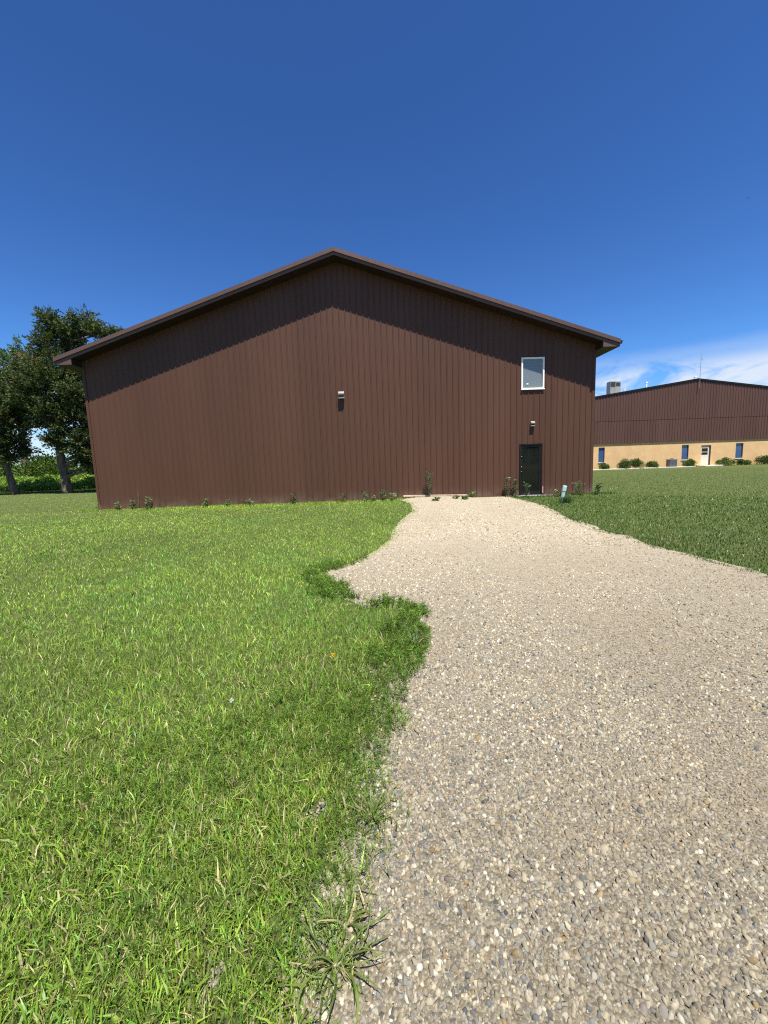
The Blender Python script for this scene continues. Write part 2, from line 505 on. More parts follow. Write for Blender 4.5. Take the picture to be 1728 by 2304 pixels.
def sheet(name, x0, x1, first, zbot, ztop, mat, parent, opens=(), y=0.0, proud=0.0, **kw):
    xs, at = sheet_profile(x0, x1, first, **kw)
    cuts = {round(v, 4) for o in opens for v in o[:2] if x0 < v < x1}
    if x0 < XA < x1: cuts.add(round(XA, 4))
    xs = sorted(set(xs) | cuts); m = MB()
    for a, b in zip(xs[:-1], xs[1:]):
        mid = (a + b) / 2; spans = [(zbot, None)]
        for (ox0, ox1, oz0, oz1) in opens:
            if ox0 < mid < ox1:
                ns = []
                for (s0, s1) in spans:
                    if oz0 > (s0 if s0 is not None else -9): ns.append((s0, oz0))
                    ns.append((oz1, s1))
                spans = ns
        ya, yb = y - at(a) - proud, y - at(b) - proud
        for (s0, s1) in spans:
            za = ztop(a) if s1 is None else s1; zb = ztop(b) if s1 is None else s1
            m.quad((a, ya, s0), (b, yb, s0), (b, yb, zb), (a, ya, za))
    return m.build(name, mat, parent)

x = XL + 0.05; i = 0
while x < XR - 0.06:
    x1 = min(x + 4 * RIB, XR - 0.05)
    # laps: every sheet stands a hair proud of the one before
    sheet('wall_panel', x - 0.004, x1, XL + 0.05 + 0.115, -0.15, lambda v: soff_z(v) + 0.01, STEEL, B, OPEN, proud=0.0012 * (i % 2))
    x = x1; i += 1
# corner trims
for cx, sx in ((XL, 1), (XR, -1)):
    m = MB(); a, b = sorted((cx, cx + sx * 0.07))
    zt = soff_z(cx) + 0.02
    m.box(a, b, -0.028, 0.0, -0.15, zt)
    a, b = sorted((cx, cx - sx * 0.028)); m.box(a, b, -0.028, 0.10, -0.15, zt)
    m.build('corner_trim', STEEL, B)
    MB().box(min(cx - sx * .031, cx + sx * .073), max(cx - sx * .031, cx + sx * .073), -0.031, 0.05, 2.93, 2.955).build('trim_joint', STEEL, B)
# side and back walls
for sx, xw in ((-1, XL), (1, XR)):
    m = MB(); prev = None; k = 0.06
    pr = [(0.0, 0.0)]
    while k < DEPTH:
        pr += [(k, 0), (k + .021, .019), (k + .041, .019), (k + .062, 0)]; k += RIB
    pr.append((DEPTH, 0))
    for (a, ha), (b, hb) in zip(pr[:-1], pr[1:]):
        q = [(xw + sx * ha, a, -.15), (xw + sx * hb, b, -.15), (xw + sx * hb, b, soff_z(xw) + .1), (xw + sx * ha, a, soff_z(xw) + .1)]
        m.quad(*(q if sx > 0 else q[::-1]))
    m.build('side_wall', STEEL, B)
m = MB(); m.prism([(XL, -.15), (XR, -.15), (XR, soff_z(XR)), (XA, soff_z(XA)), (XL, soff_z(XL))], DEPTH - 0.05, DEPTH); m.build('back_wall', STEEL, B)
MB().box(XL + .02, XR - .02, 0.03, DEPTH - .06, -0.2, -0.005).build('floor_slab', CONCRETE, B)
# roof
for sx in (-1, 1):
    xe = XA + sx * ((XR - XL) / 2 + OE)
    m = MB(); poly = [(XA, Z_RIDGE), (xe, roof_z(xe)), (xe, roof_z(xe) - .05), (XA, Z_RIDGE - .05)]
    m.prism(poly if sx > 0 else poly[::-1], -OF + .015, DEPTH + OF); m.build('roof_slope', TRIM, B)
    # rake trim in ten-foot lengths, one end lapping the next
    L = abs(xe - XA); nseg = 4
    for k in range(nseg):
        a, b = XA + sx * L * k / nseg, XA + sx * (L * (k + 1) / nseg)
        pz = 0.0008 * (k % 2)
        poly = [(a, roof_z(a) + .012), (b, roof_z(b) + .012), (b, roof_z(b) - .128), (a, roof_z(a) - .128)]
        MB().prism(poly if sx > 0 else poly[::-1], -OF - .030 - pz, -OF + .012).build('rake_trim', TRIM, B)
        poly = [(a, roof_z(a) + .014), (b, roof_z(b) + .014), (b, roof_z(b) + .004), (a, roof_z(a) + .004)]
        MB().prism(poly if sx > 0 else poly[::-1], -OF + .0122, -OF + .16).build('rake_trim', TRIM, B)
        poly = [(a, roof_z(a) - .1285), (b, roof_z(b) - .1285), (b, roof_z(b) - FASC), (a, roof_z(a) - FASC)]
        MB().prism(poly if sx > 0 else poly[::-1], -OF + .018 - pz, -OF + .045).build('fascia', TRIM, B)
    # gable soffit: panels between wall and fascia
    xw = XL if sx < 0 else XR; ns = 26
    for k in range(ns):
        a, b = XA + (xw - XA) * k / ns, XA + (xw - XA) * (k + 1) / ns
        dz = 0.004 * (k % 2)
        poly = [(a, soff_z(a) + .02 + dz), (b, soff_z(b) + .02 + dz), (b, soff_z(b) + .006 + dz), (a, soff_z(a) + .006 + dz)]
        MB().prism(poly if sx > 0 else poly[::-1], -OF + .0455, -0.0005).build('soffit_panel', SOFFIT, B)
    # eave box
    zb = roof_z(xe) - FASC - .005
    poly = [(xe - sx * .012, zb), (xw, zb), (xw, soff_z(xw) - .001), (xe - sx * .012, roof_z(xe) - FASC + .004)]
    MB().prism(poly if sx < 0 else poly[::-1], -OF + .019, -OF + .044).build('eave_return', TRIM, B)
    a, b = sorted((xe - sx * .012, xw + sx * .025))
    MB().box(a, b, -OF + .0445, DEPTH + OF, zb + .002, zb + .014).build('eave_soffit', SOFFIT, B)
    a, b = sorted((xe - sx * .011, xe + sx * .012))
    MB().box(a, b, -OF + .02, DEPTH + OF, zb - .002, roof_z(xe) - .052).build('eave_fascia', TRIM, B)
    a, b = sorted((xw, xw + sx * .004)); MB().box(a, b, -OF + .046, -0.03, zb + .016, soff_z(xw) + .004).build('eave_return', SOFFIT, B)
    if sx > 0:
        zt = roof_z(xe) - .03; g = [(xe + .013, zt), (xe + .12, zt), (xe + .10, zt - .045), (xe + .085, zt - .11), (xe + .013, zt - .115)]
        MB().prism(g[::-1], -OF + .03, DEPTH + OF).build('gutter', BRONZE, B)
MB().box(XA - .16, XA + .16, -OF + .16, DEPTH + OF, Z_RIDGE - .045, Z_RIDGE + .016).build('ridge_cap', TRIM, B)

# upstairs window
wx0, wx1, wz0, wz1 = OPEN[1]
W = MB().box(wx0 + .055, wx1 - .055, 0.012, 0.020, wz0 + .055, wz1 - .055).build('window', WIN_GLASS, B)
W['label'] = 'white framed upstairs window with grey blue glass'
fr = MB(); t = .058
fr.box(wx0, wx0 + t, -.045, .05, wz0, wz1); fr.box(wx1 - t, wx1, -.045, .05, wz0, wz1)
fr.box(wx0 + t + .0005, wx1 - t - .0005, -.044, .05, wz1 - t, wz1 - .001); fr.box(wx0 + t + .0005, wx1 - t - .0005, -.044, .05, wz0 + .001, wz0 + t)
fr.build('frame', VINYL, W)
MB().box(wx0 - .012, wx1 + .012, -.065, -.0455, wz0 - .018, wz0 + .02).build('sill', VINYL, W, bevel=.004)
# entrance door
dx0, dx1, dz0, dz1 = OPEN[0]
dz0 = 0.03
D = MB().box(dx0 + .12, dx1 - .12, 0.012, 0.020, dz0 + .16, dz1 - .13).build('door', DOOR_GLASS, B)
D['label'] = 'dark bronze full glass entrance door'
f = MB(); f.box(dx0, dx0 + .045, -.035, .06, dz0, dz1); f.box(dx1 - .045, dx1, -.035, .06, dz0, dz1); f.box(dx0 + .0455, dx1 - .0455, -.034, .06, dz1 - .05, dz1 - .001)
f.build('frame', BRONZE, D)
f = MB(); f.box(dx0 + .05, dx0 + .119, -.012, .032, dz0 + .01, dz1 - .055); f.box(dx1 - .119, dx1 - .05, -.012, .032, dz0 + .01, dz1 - .055)
f.box(dx0 + .1195, dx1 - .1195, -.011, .031, dz1 - .13, dz1 - .056); f.box(dx0 + .1195, dx1 - .1195, -.011, .031, dz0 + .011, dz0 + .16)
f.build('leaf_frame', BRONZE, D)
MB().box(dx0 + .0455, dx1 - .0455, -.03, .05, dz0 - .02, dz0 + .008).build('threshold', GALV, D)
for zz, s in ((1.58, .018), (1.17, .024), (0.98, .024)):
    m = MB(); m.tube([(dx0 + .085, -.012, zz), (dx0 + .085, -.03, zz), (dx0 + .085, -.045, zz)], [s, s, s * .7], 10)
    m.build('lock', HARDWARE, D, smooth=False)
m = MB(); m.tube([(dx0 + .10, -.012, 0.93), (dx0 + .10, -.07, .93), (dx0 + .10, -.07, 1.22), (dx0 + .10, -.012, 1.22)], [.009] * 4, 6); m.build('handle', BRONZE, D)
MB().box(dx1 + .012, dx1 + .055, -.026, -.0205, 0.10, 0.36).build('jamb_patch', PINK_TRIM, B)
# door step
MB().box(5.36, 6.95, WALL_D - .42, WALL_D - .04, -.05, .022).build('door_step', CONCRETE, None, bevel=.01)
tag(bpy.data.objects['door_step'], 'low concrete step below the glass door', 'step')

# wall lights
def wall_light(px, pz, w, h, d, label):
    L = empty('wall_light', (px, WALL_D + YAW * px - .019, pz)); L.rotation_euler = (0, 0, YAW)
    tag(L, label, 'wall light', 'lights on the brown wall')
    m = MB()   # hood: sloping top, open front
    side = [(0, -.5), (0, .5), (-.45, .46), (-1, .22), (-1, .02), (-.55, -.02), (-.5, -.30), (-.95, -.42), (-.9, -.5)]
    n = len(side)
    v = [(-w / 2, p[0] * d, p[1] * h) for p in side] + [(w / 2, p[0] * d, p[1] * h) for p in side]
    m.v = v; m.f = [tuple(range(n)), tuple(range(2 * n - 1, n - 1, -1))] + [(i, n + i, n + (i + 1) % n, (i + 1) % n) for i in range(n)]
    m.build('housing', LIGHT_HOUSING, L, bevel=.006)
    MB().box(-w * .40, w * .40, -d * .80, -d * .52, -h * .33, -h * .03).build('lens', LENS, L)
wall_light(-1.508, 4.205, .225, .29, .165, 'grey wall light high on the brown wall below the peak')
wall_light(5.998, 2.855, .155, .205, .11, 'smaller grey wall light above the glass door')
# white ornament behind the upstairs glass
wx, wz = 5.78, 4.26
O = MB(); O.tube([(0, 0, 0), (0, 0, .09), (0.01, 0, .10)], [.02, .012, .012], 8)
base = empty('table_lamp', (wx, WALL_D + .075, wz - .012)); tag(base, 'small white lamp standing behind the upstairs window', 'lamp')
O.build('stem', WHITE, base)
m = MB(); m.tube([(0, 0, .10), (.02, 0, .13), (.03, 0, .17), (.03, 0, .19)], [.02, .055, .05, .02], 10); m.build('shade', WHITE, base, smooth=True)
MB().box(wx0 + .06, wx1 - .06, WALL_D + .055, WALL_D + .14, wz - .035, wz - .012).build('window_ledge', WHITE, B).matrix_parent_inverse = Matrix.Translation((0, -WALL_D, 0))

# board along the wall foot
m = MB(); m.box(-1.3, 1.3, -.045, .045, 0, .075); PL = m.build('board', simple('weathered_board', (0.50, 0.37, 0.28), .85, .2, vary=.2, scale=9), None, bevel=.006)
PL.location = (2.10, WALL_D - .09, .10); PL.rotation_euler = (0, math.radians(1.2), YAW)
tag(PL, 'weathered pale board lying on the gravel along the brown wall', 'board')

# ------------------------------------------------------------------ far building (buff brick below, brown steel above)
FB_X, FB_Y = 34.33, 44.5
HW, FDEP = 16.0, 26.0
FB = empty('brick_building', (FB_X, FB_Y, 0), 0.0)
tag(FB, 'far building with buff brick base and brown ribbed steel gable', 'building')
Z_BR, Z_SEAM, Z_PK, FSL = 2.84, 5.25, 9.37, 0.139
froof = lambda v: Z_PK - abs(v) * FSL
wins = [(-10.45, -9.77, .80, 2.41), (-1.25, -.50, .78, 2.37), (4.71, 5.52, .75, 2.37)]
fdoor = (.89, 1.97, 0.03, 2.26)
def brick_wall():
    m = MB(); ops = wins + [fdoor]; xs = sorted({-HW, HW} | {v for o in ops for v in o[:2]})
    for a, b in zip(xs[:-1], xs[1:]):
        mid = (a + b) / 2; o = [q for q in ops if q[0] < mid < q[1]]
        if not o: m.quad((a, 0, -.2), (b, 0, -.2), (b, 0, Z_BR), (a, 0, Z_BR))
        else:
            m.quad((a, 0, -.2), (b, 0, -.2), (b, 0, o[0][2]), (a, 0, o[0][2])); m.quad((a, 0, o[0][3]), (b, 0, o[0][3]), (b, 0, Z_BR), (a, 0, Z_BR))
    for (a, b, c, d) in ops:      # reveals
        r = .16
        m.quad((a, 0, c), (a, 0, d), (a, r, d), (a, r, c)); m.quad((b, 0, c), (b, r, c), (b, r, d), (b, 0, d))
        m.quad((a, 0, d), (b, 0, d), (b, r, d), (a, r, d)); m.quad((a, 0, c), (a, r, c), (b, r, c), (b, 0, c))
    m.quad((-HW, 0, -.2), (-HW, 0, Z_BR), (-HW, FDEP, Z_BR), (-HW, FDEP, -.2)); m.quad((HW, 0, -.2), (HW, FDEP, -.2), (HW, FDEP, Z_BR), (HW, 0, Z_BR))
    m.quad((-HW, FDEP, -.2), (-HW, FDEP, Z_BR), (HW, FDEP, Z_BR), (HW, FDEP, -.2))
    m.build('brick_wall', BRICK, FB)
brick_wall()
FP = 0.915
k = 0; v = -HW
XA_keep = XA; XA = 0.0
while v < HW - .05:
    b = min(v + FP, HW)
    sheet('lower_panel', v - .003, b, -HW + .15, Z_BR - .02, lambda q: Z_SEAM, FAR_STEEL, FB, y=-.05, proud=.0015 * (k % 2), pitch=.305, hgt=.042, bw=.07, tw=.03)
    sheet('upper_panel', v - .003, b, -HW + .15, Z_SEAM - .04, lambda q: froof(q) - .02, FAR_STEEL, FB, y=-.064, proud=.0015 * (k % 2), pitch=.305, hgt=.042, bw=.07, tw=.03)
    v = b; k += 1
XA = XA_keep
MB().box(-HW - .02, HW + .02, -.10, .0, Z_BR - .06, Z_BR - .022).build('base_trim', FAR_STEEL, FB)
for sx in (-1, 1):
    xe = sx * (HW + .3)
    poly = [(0, Z_PK + .06), (xe, froof(xe) + .06), (xe, froof(xe) - .0), (0, Z_PK)]
    MB().prism(poly if sx > 0 else poly[::-1], -.13, FDEP + .2).build('roof_slope', GALV, FB)
    poly = [(0, Z_PK + .07), (xe, froof(xe) + .07), (xe, froof(xe) - .09), (0, Z_PK - .09)]
    MB().prism(poly if sx > 0 else poly[::-1], -.165, -.135).build('rake_trim', BRONZE, FB)
    m = MB(); q = [(sx * HW, 0, Z_BR), (sx * HW, FDEP, Z_BR), (sx * HW, FDEP, froof(HW)), (sx * HW, 0, froof(HW))]; m.quad(*q); m.build('side_wall', FAR_STEEL, FB)
m = MB(); m.quad((-HW, FDEP, Z_BR), (HW, FDEP, Z_BR), (HW, FDEP, froof(HW)), (-HW, FDEP, froof(HW))); m.build('back_wall', FAR_STEEL, FB)
FRAME_D = simple('dark_window_frame', (0.035, 0.04, 0.055), .5)
SILL = simple('limestone_sill', (0.66, 0.58, 0.46), .8)
for (a, b, c, d) in wins:
    w = MB().box(a + .05, b - .05, .125, .135, c + .05, d - .05).build('window', BLUE_GLASS, FB)
    f = MB(); f.box(a, a + .05, .10, .15, c, d); f.box(b - .05, b, .10, .15, c, d); f.box(a + .0505, b - .0505, .101, .15, d - .05, d - .001); f.box(a + .0505, b - .0505, .101, .15, c + .001, c + .05)
    f.build('frame', FRAME_D, w)
    MB().box(a - .05, b + .05, -.06, .09, c - .09, c - .004).build('sill', SILL, w)
a, b, c, d = fdoor
CREAM = simple('cream_door', (0.62, 0.57, 0.44), .5, vary=.05)
fd = MB(); fd.box(a + .04, b - .15, .09, .13, c, 1.22); fd.box(a + .04, a + .12, .09, .13, 1.2202, 1.95); fd.box(b - .27, b - .15, .09, .13, 1.2202, 1.95); fd.box(a + .04, b - .15, .09, .13, 1.9502, 2.14)
fd = fd.build('door', CREAM, FB)
MB().box(a + .1205, b - .2705, .105, .112, 1.2205, 1.95).build('pane', DOOR_GLASS, fd)
MB().box(a + .1205, b - .2705, .094, .104, 1.50, 1.56).build('pane_bar', CREAM, fd)
f = MB(); f.box(a, a + .038, .08, .15, c, d); f.box(b - .148, b, .08, .15, c, d); f.box(a + .0385, b - .1485, .08, .15, 2.1405, d)
f.build('frame', FRAME_D, fd)
# roof-top and ground-side equipment on the far building (things of their own)
def rooftop_unit():
    r = empty('rooftop_unit', (27.0, FB_Y + 3.0, froof(-7.3) + .02)); tag(r, 'boxy grey air handling unit on the far roof', 'air unit')
    MB().box(-.62, .62, -.42, .42, -.12, .14).build('curb', GALV, r)
    MB().box(-.60, .02, -.40, .40, .1405, 1.55).build('cabinet', GALV, r, bevel=.015)
    MB().prism([(.0205, .1405), (.60, .1405), (.60, 1.48), (.0205, 1.55)], -.38, .38).build('hood_cabinet', simple('pale_metal', (.27, .26, .23), .5), r)
    MB().box(-.56, -.02, -.42, -.4005, .95, 1.45).build('grille', DARK, r); MB().box(.07, .55, -.40, -.3805, 1.0, 1.40).build('grille', DARK, r)
rooftop_unit()
def pipe_thing(name, x, z0, hgt, r, label, cat, dy=1.0, mat=WHITE):
    m = MB(); m.tube([(0, 0, -.1), (0, 0, hgt * .8), (0, 0, hgt * .8), (0, 0, hgt)], [r, r, r * 1.35, r * 1.2], 10); o = m.build(name, mat); o.location = (x, FB_Y + dy, z0); tag(o, label, cat)
pipe_thing('vent_pipe', 29.5, froof(-4.8) + .05, .70, .075, 'tall white vent pipe on the far roof midway to the peak', 'pipe')
pipe_thing('vent_pipe', 27.1, froof(-7.3) + .05, .36, .08, 'short white vent stub beside the rooftop unit', 'pipe')
pipe_thing('vent_pipe', 34.85, froof(.5) + .05, .52, .10, 'white vent cap just right of the far roof peak', 'pipe')
m = MB(); m.tube([(0, -.30, -1.0), (0, -.30, 2.55)], [.028, .012], 6); m.tube([(-.12, -.30, 1.95), (.14, -.30, 1.98)], [.015, .015], 5); m.tube([(.12, -.30, 1.9), (.12, -.30, 2.08)], [.03, .03], 6)
m.tube([(0, -.24, -.4), (0, -.31, -.4)], [.02, .02], 6)
o = m.build('antenna', GALV); o.location = (34.38, FB_Y, 9.40); tag(o, 'thin antenna mast at the peak of the far roof', 'antenna')
# condenser
r = empty('air_conditioner', (31.34, 43.55, 0.02)); tag(r, 'grey air conditioner condenser on the grass by brick wall', 'air conditioner')
MB().box(-.45, .45, -.35, .35, -.05, .06).build('pad', CONCRETE, r)
body = MB().box(-.40, .40, -.30, .30, .0605, .80).build('cabinet', simple('condenser_paint', (.13, .13, .145), .6), r, bevel=.03)
for kx in range(7): MB().box(-.35 + kx * .11, -.32 + kx * .11, -.312, -.3005, .12, .74).build('louver', DARK, r)
MB().box(-.42, .42, -.32, .32, .8005, .86).build('top', GALV, r, bevel=.01)
m = MB(); m.tube([(0, 0, .86), (0, 0, .92), (0, 0, .96)], [.2, .18, .05], 12); m.build('fan_cap', DARK, r)
# walk along the far wall
o = MB().box(17, 33.5, FB_Y - 1.55, FB_Y - .95, -.05, .075).build('walk', simple('pale_walk', (.58, .53, .46), .9), None); tag(o, 'pale concrete strip edging the far brick wall', kind='structure')
o = MB().box(34.7, 37.0, FB_Y - 1.4, FB_Y - .02, -.05, .085).build('door_pad', simple('pale_walk', (.58, .53, .46), .9), None); tag(o, 'pale concrete pad at the cream door of far building', 'concrete pad')

# ------------------------------------------------------------------ foliage builders
def unit(v): return v / (np.linalg.norm(v, axis=-1, keepdims=True) + 1e-9)
def leaf_tris(P, A, L, Wd, roll=None):
    """one kite (two triangles) per leaf: P base, A axis, L length, Wd width"""
    n = len(P); R = unit(RNG.normal(size=(n, 3))); S = unit(np.cross(A, R))
    L = L[:, None]; Wd = Wd[:, None]
    v0 = P; v1 = P + A * L * .45 + S * Wd * .5; v2 = P + A * L * .45 - S * Wd * .5; v3 = P + A * L
    V = np.stack([v0, v1, v2, v3], 1).reshape(-1, 3)
    b = np.arange(n)[:, None] * 4
    T = np.concatenate([b + [0, 1, 2], b + [1, 3, 2]], 1).reshape(-1, 3)
    return V, T
def jit_col(base, n, sd=.18, hue=.06):
    c = np.array(base)[None, :] * np.exp(RNG.normal(0, sd, (n, 1))) * np.exp(RNG.normal(0, hue, (n, 3)))
    return np.clip(c, 0.002, 1)
def clump_leaves(centres, radii, n_each, length, width, col, sd=.22, up_bias=.3, shell=.55, squash=.75, sub=20):
    """leaves gathered into sprays inside ellipsoidal clumps"""
    Vs, Ts, Cs = [], [], []; off = 0
    for (c, r) in zip(centres, radii):
        n = int(n_each * max(.4, r) ** 1.6); ns = max(6, int(n / sub))
        d = unit(RNG.normal(size=(ns, 3))); rad = r * (shell + (1 - shell) * RNG.random(ns)) ** .7 * (0.75 + .5 * RNG.random(ns))
        sc = np.array(c) + d * rad[:, None] * np.array([1, 1, squash])
        sdn = unit(d * np.array([1, 1, .35]) + np.array([0, 0, up_bias]) + RNG.normal(0, .25, (ns, 3)))
        idx = np.repeat(np.arange(ns), sub); m = len(idx)
        A = unit(sdn[idx] + RNG.normal(0, .42, (m, 3)))
        q = RNG.random((m, 1)); P = sc[idx] + sdn[idx] * (q - .6) * length * 4.2 + RNG.normal(0, 1, (m, 3)) * length * (.52 - .38 * q) - np.array([0, 0, 1]) * (1 - q) * length * .3
        L = length * (0.6 + .8 * RNG.random(m)); Wd = width * (.6 + .8 * RNG.random(m))
        V, T = leaf_tris(P, A, L, Wd)
        tone = np.exp(RNG.normal(0, sd * 1.5, ns))[idx]
        C = jit_col(col, m, .12) * tone[:, None]
        Vs.append(V); Ts.append(T + off); Cs.append(np.repeat(C, 4, 0)); off += len(V)
    return np.concatenate(Vs), np.concatenate(Ts), np.concatenate(Cs)

def limb(m, a, b, r0, r1, bend=.15, n=6, seg=7):
    a, b = Vector(a), Vector(b); L = (b - a).length; pts = []; rs = []
    off = Vector((random.uniform(-1, 1), random.uniform(-1, 1), random.uniform(-.2, .6))) * bend * L
    for i in range(n + 1):
        t = i / n; pts.append(a.lerp(b, t) + off * math.sin(math.pi * t) * .5 + Vector((random.uniform(-1, 1), random.uniform(-1, 1), 0)) * L * .012); rs.append(r0 + (r1 - r0) * t)
    m.tube(pts, rs, seg)

def tree(name, label, base, trunk, tr, clumps, n_each, length, width, col, group, squash=.72, shell=.5, dead=()):
    T = empty(name, base); tag(T, label, 'tree', group)
    loc = lambda p: (p[0] - base[0], p[1] - base[1], p[2] - base[2])
    m = MB(); pts = [Vector(loc(p)) for p in trunk]
    fine = []; rs = []
    for i in range(len(pts) - 1):
        for k in range(5):
            t = k / 5; fine.append(pts[i].lerp(pts[i + 1], t) + Vector((random.uniform(-1, 1), random.uniform(-1, 1), 0)) * .03); rs.append(tr[i] + (tr[i + 1] - tr[i]) * t)
    fine.append(pts[-1]); rs.append(tr[-1])
    fine[0] = fine[0] - Vector((0, 0, .2)); rs[0] *= 1.08
    m.tube(fine, rs, 14)
    for c, r in clumps:
        lc = Vector(loc(c)); best = min(fine, key=lambda q: (q - lc).length + max(0, q.z - lc.z + .5) * 2)
        if (best - lc).length > .5: limb(m, best, lc, min(.16, .05 + .03 * (lc - best).length), .02)
    nt = len(fine) * 14          # twisted flutes down the trunk
    for i in range(nt):
        ring, kk = divmod(i, 14); c0 = fine[ring]; vx = Vector(m.v[i]); t_ = 2 * math.pi * kk / 14
        g = 1 + .20 * math.sin(3 * t_ + vx.z * 1.1) + .10 * math.sin(5 * t_ - vx.z * 2.3)
        m.v[i] = tuple(c0 + (vx - c0) * g)
    # uneven bark flutes
    rr = random.Random(5)
    m.v = [(v[0] + rr.uniform(-.025, .025), v[1] + rr.uniform(-.025, .025), v[2]) for v in m.v]
    m.build('trunk', BARK, T, smooth=True)
    V, F, C = clump_leaves([loc(c) for c, r in clumps], [r for c, r in clumps], n_each, length, width, col, shell=shell, squash=squash)
    link('crown', np_mesh('crown', V, F, C), FOLIAGE, T)
    if dead:
        V, F, C = clump_leaves([loc(c) for c, r in dead], [r for c, r in dead], n_each * .35, length, width, (.22, .10, .04), shell=shell)
        o = link('dead_foliage', np_mesh('dead_foliage', V, F, C), FOLIAGE, T); o['label'] = 'browned dead sprays'
    return T

CEDAR = (.066, .086, .032)
big = [((-24.8, 32, 13.2), .85), ((-25.0, 32.3, 12.5), .75), ((-22.4, 32.2, 13.0), .95), ((-23.3, 31.8, 12.5), .9), ((-21.6, 32, 12.4), .7), ((-20.9, 32, 12.05), .6), ((-20.2, 32.2, 12.3), .35), ((-24.9, 31.8, 11.5), 1.1), ((-23.3, 32.4, 11.3), .9),
    ((-25.9, 32, 10.9), .5), ((-24.4, 31.3, 10.3), .9), ((-26.6, 31.6, 9.4), 1.2), ((-25.2, 31.0, 8.9), 1.4), ((-27.6, 32.2, 8.6), 1.2), ((-24.0, 31.2, 8.6), 1.2), ((-22.8, 31.8, 9.3), 1.0), ((-23.0, 31.0, 7.6), 1.1),
    ((-26.6, 31.2, 7.5), 1.2), ((-28.2, 32.4, 7.3), .9), ((-25.0, 31.0, 6.6), 1.1), ((-23.6, 31.4, 6.2), 1.1), ((-22.6, 32, 5.2), .9), ((-26.1, 31.6, 5.7), .8), ((-24.4, 31.2, 5.0), .9), ((-25.3, 31.2, 4.2), .6), ((-23.3, 31.4, 4.0), .9), ((-22.5, 32, 3.2), .8),
    ((-23.4, 31.8, 2.6), .65), ((-22.4, 32.4, 2.2), .6), ((-27.2, 33.2, 6.2), .8), ((-24.4, 33.4, 9.0), 1.3), ((-25.6, 33.4, 7.0), 1.2), ((-22.9, 31.5, 7.0), 1.1), ((-22.2, 31.6, 6.0), .9), ((-22.6, 31.5, 4.4), .95), ((-23.2, 31.5, 3.2), .85), ((-22.2, 31.6, 3.0), .8), ((-22.6, 31.8, 1.9), .6), ((-24.6, 31.4, 3.7), .6)]
tree('cedar_tree', 'tall dark cedar with a thick pale trunk beside the brown building corner', (-25.2, 32.0, 0.0),
     [(-25.2, 32, 0), (-25.25, 32, 1.6), (-25.36, 32, 3.2), (-25.2, 32, 5.4), (-24.6, 32, 8.0), (-24.2, 32, 10.5), (-24.2, 32.1, 12.6)], [.31, .28, .26, .22, .17, .12, .05], big, 2100, .21, .085, CEDAR, 'cedars by the brown building',
     dead=[((-26.3, 31.4, 10.2), .45), ((-25.6, 31.2, 9.9), .35)])
small = [((-30.2, 33, 9.0), .9), ((-29.2, 33, 8.6), 1.0), ((-31.5, 33, 8.3), 1.1), ((-30.0, 32.4, 7.6), 1.1), ((-28.8, 33, 7.2), .9), ((-31.4, 32.6, 6.6), 1.1), ((-29.6, 32.2, 6.2), 1.1), ((-28.6, 32.8, 5.6), .75), ((-30.6, 32.2, 5.2), 1.1), ((-32.2, 33, 5.2), 1.0),
     ((-29.4, 32.6, 4.6), .9), ((-30.8, 32.4, 3.9), 1.0), ((-29.2, 33.2, 3.7), .7), ((-31.8, 33, 3.4), .8), ((-30.0, 32.6, 3.1), .7), ((-30.2, 34, 7.4), 1.2)]
tree('cedar_tree', 'smaller dark cedar with a straight dark trunk at the left edge', (-30.4, 33.0, 0.0),
     [(-30.35, 33, 0), (-30.5, 33, 1.4), (-30.7, 33, 2.6), (-30.4, 33, 4.6), (-30.1, 33, 7.0), (-30.0, 33, 8.8)], [.24, .215, .20, .16, .11, .04], small, 2100, .21, .085, (.058, .078, .030), 'cedars by the brown building', dead=[((-31.0, 32.0, 7.4), .5)])
broad = [((-34.4, 40, 13.6), 1.0), ((-33.6, 40, 12.4), 1.2), ((-35.2, 40, 12.4), 1.3), ((-36.6, 40, 13.0), 1.1), ((-36.4, 40, 11.4), 1.4), ((-34.4, 40, 11.0), 1.4), ((-32.8, 40, 11.0), 1.0), ((-37.8, 40, 11.6), 1.3), ((-35.6, 40, 9.4), 1.6), ((-33.4, 40, 9.4), 1.3), ((-37.6, 40, 9.6), 1.5), ((-34.4, 40, 7.6), 1.5), ((-36.6, 40, 7.6), 1.4)]
tree('broadleaf_tree', 'blue green leafy tree rising behind the cedars', (-35.2, 40.0, 0.0), [(-35.2, 40, 0), (-35.3, 40, 4), (-35.2, 40, 8), (-35, 40, 12.5)], [.34, .27, .2, .05], broad, 600, .20, .13, (.085, .14, .06), None, squash=.9, shell=.35)

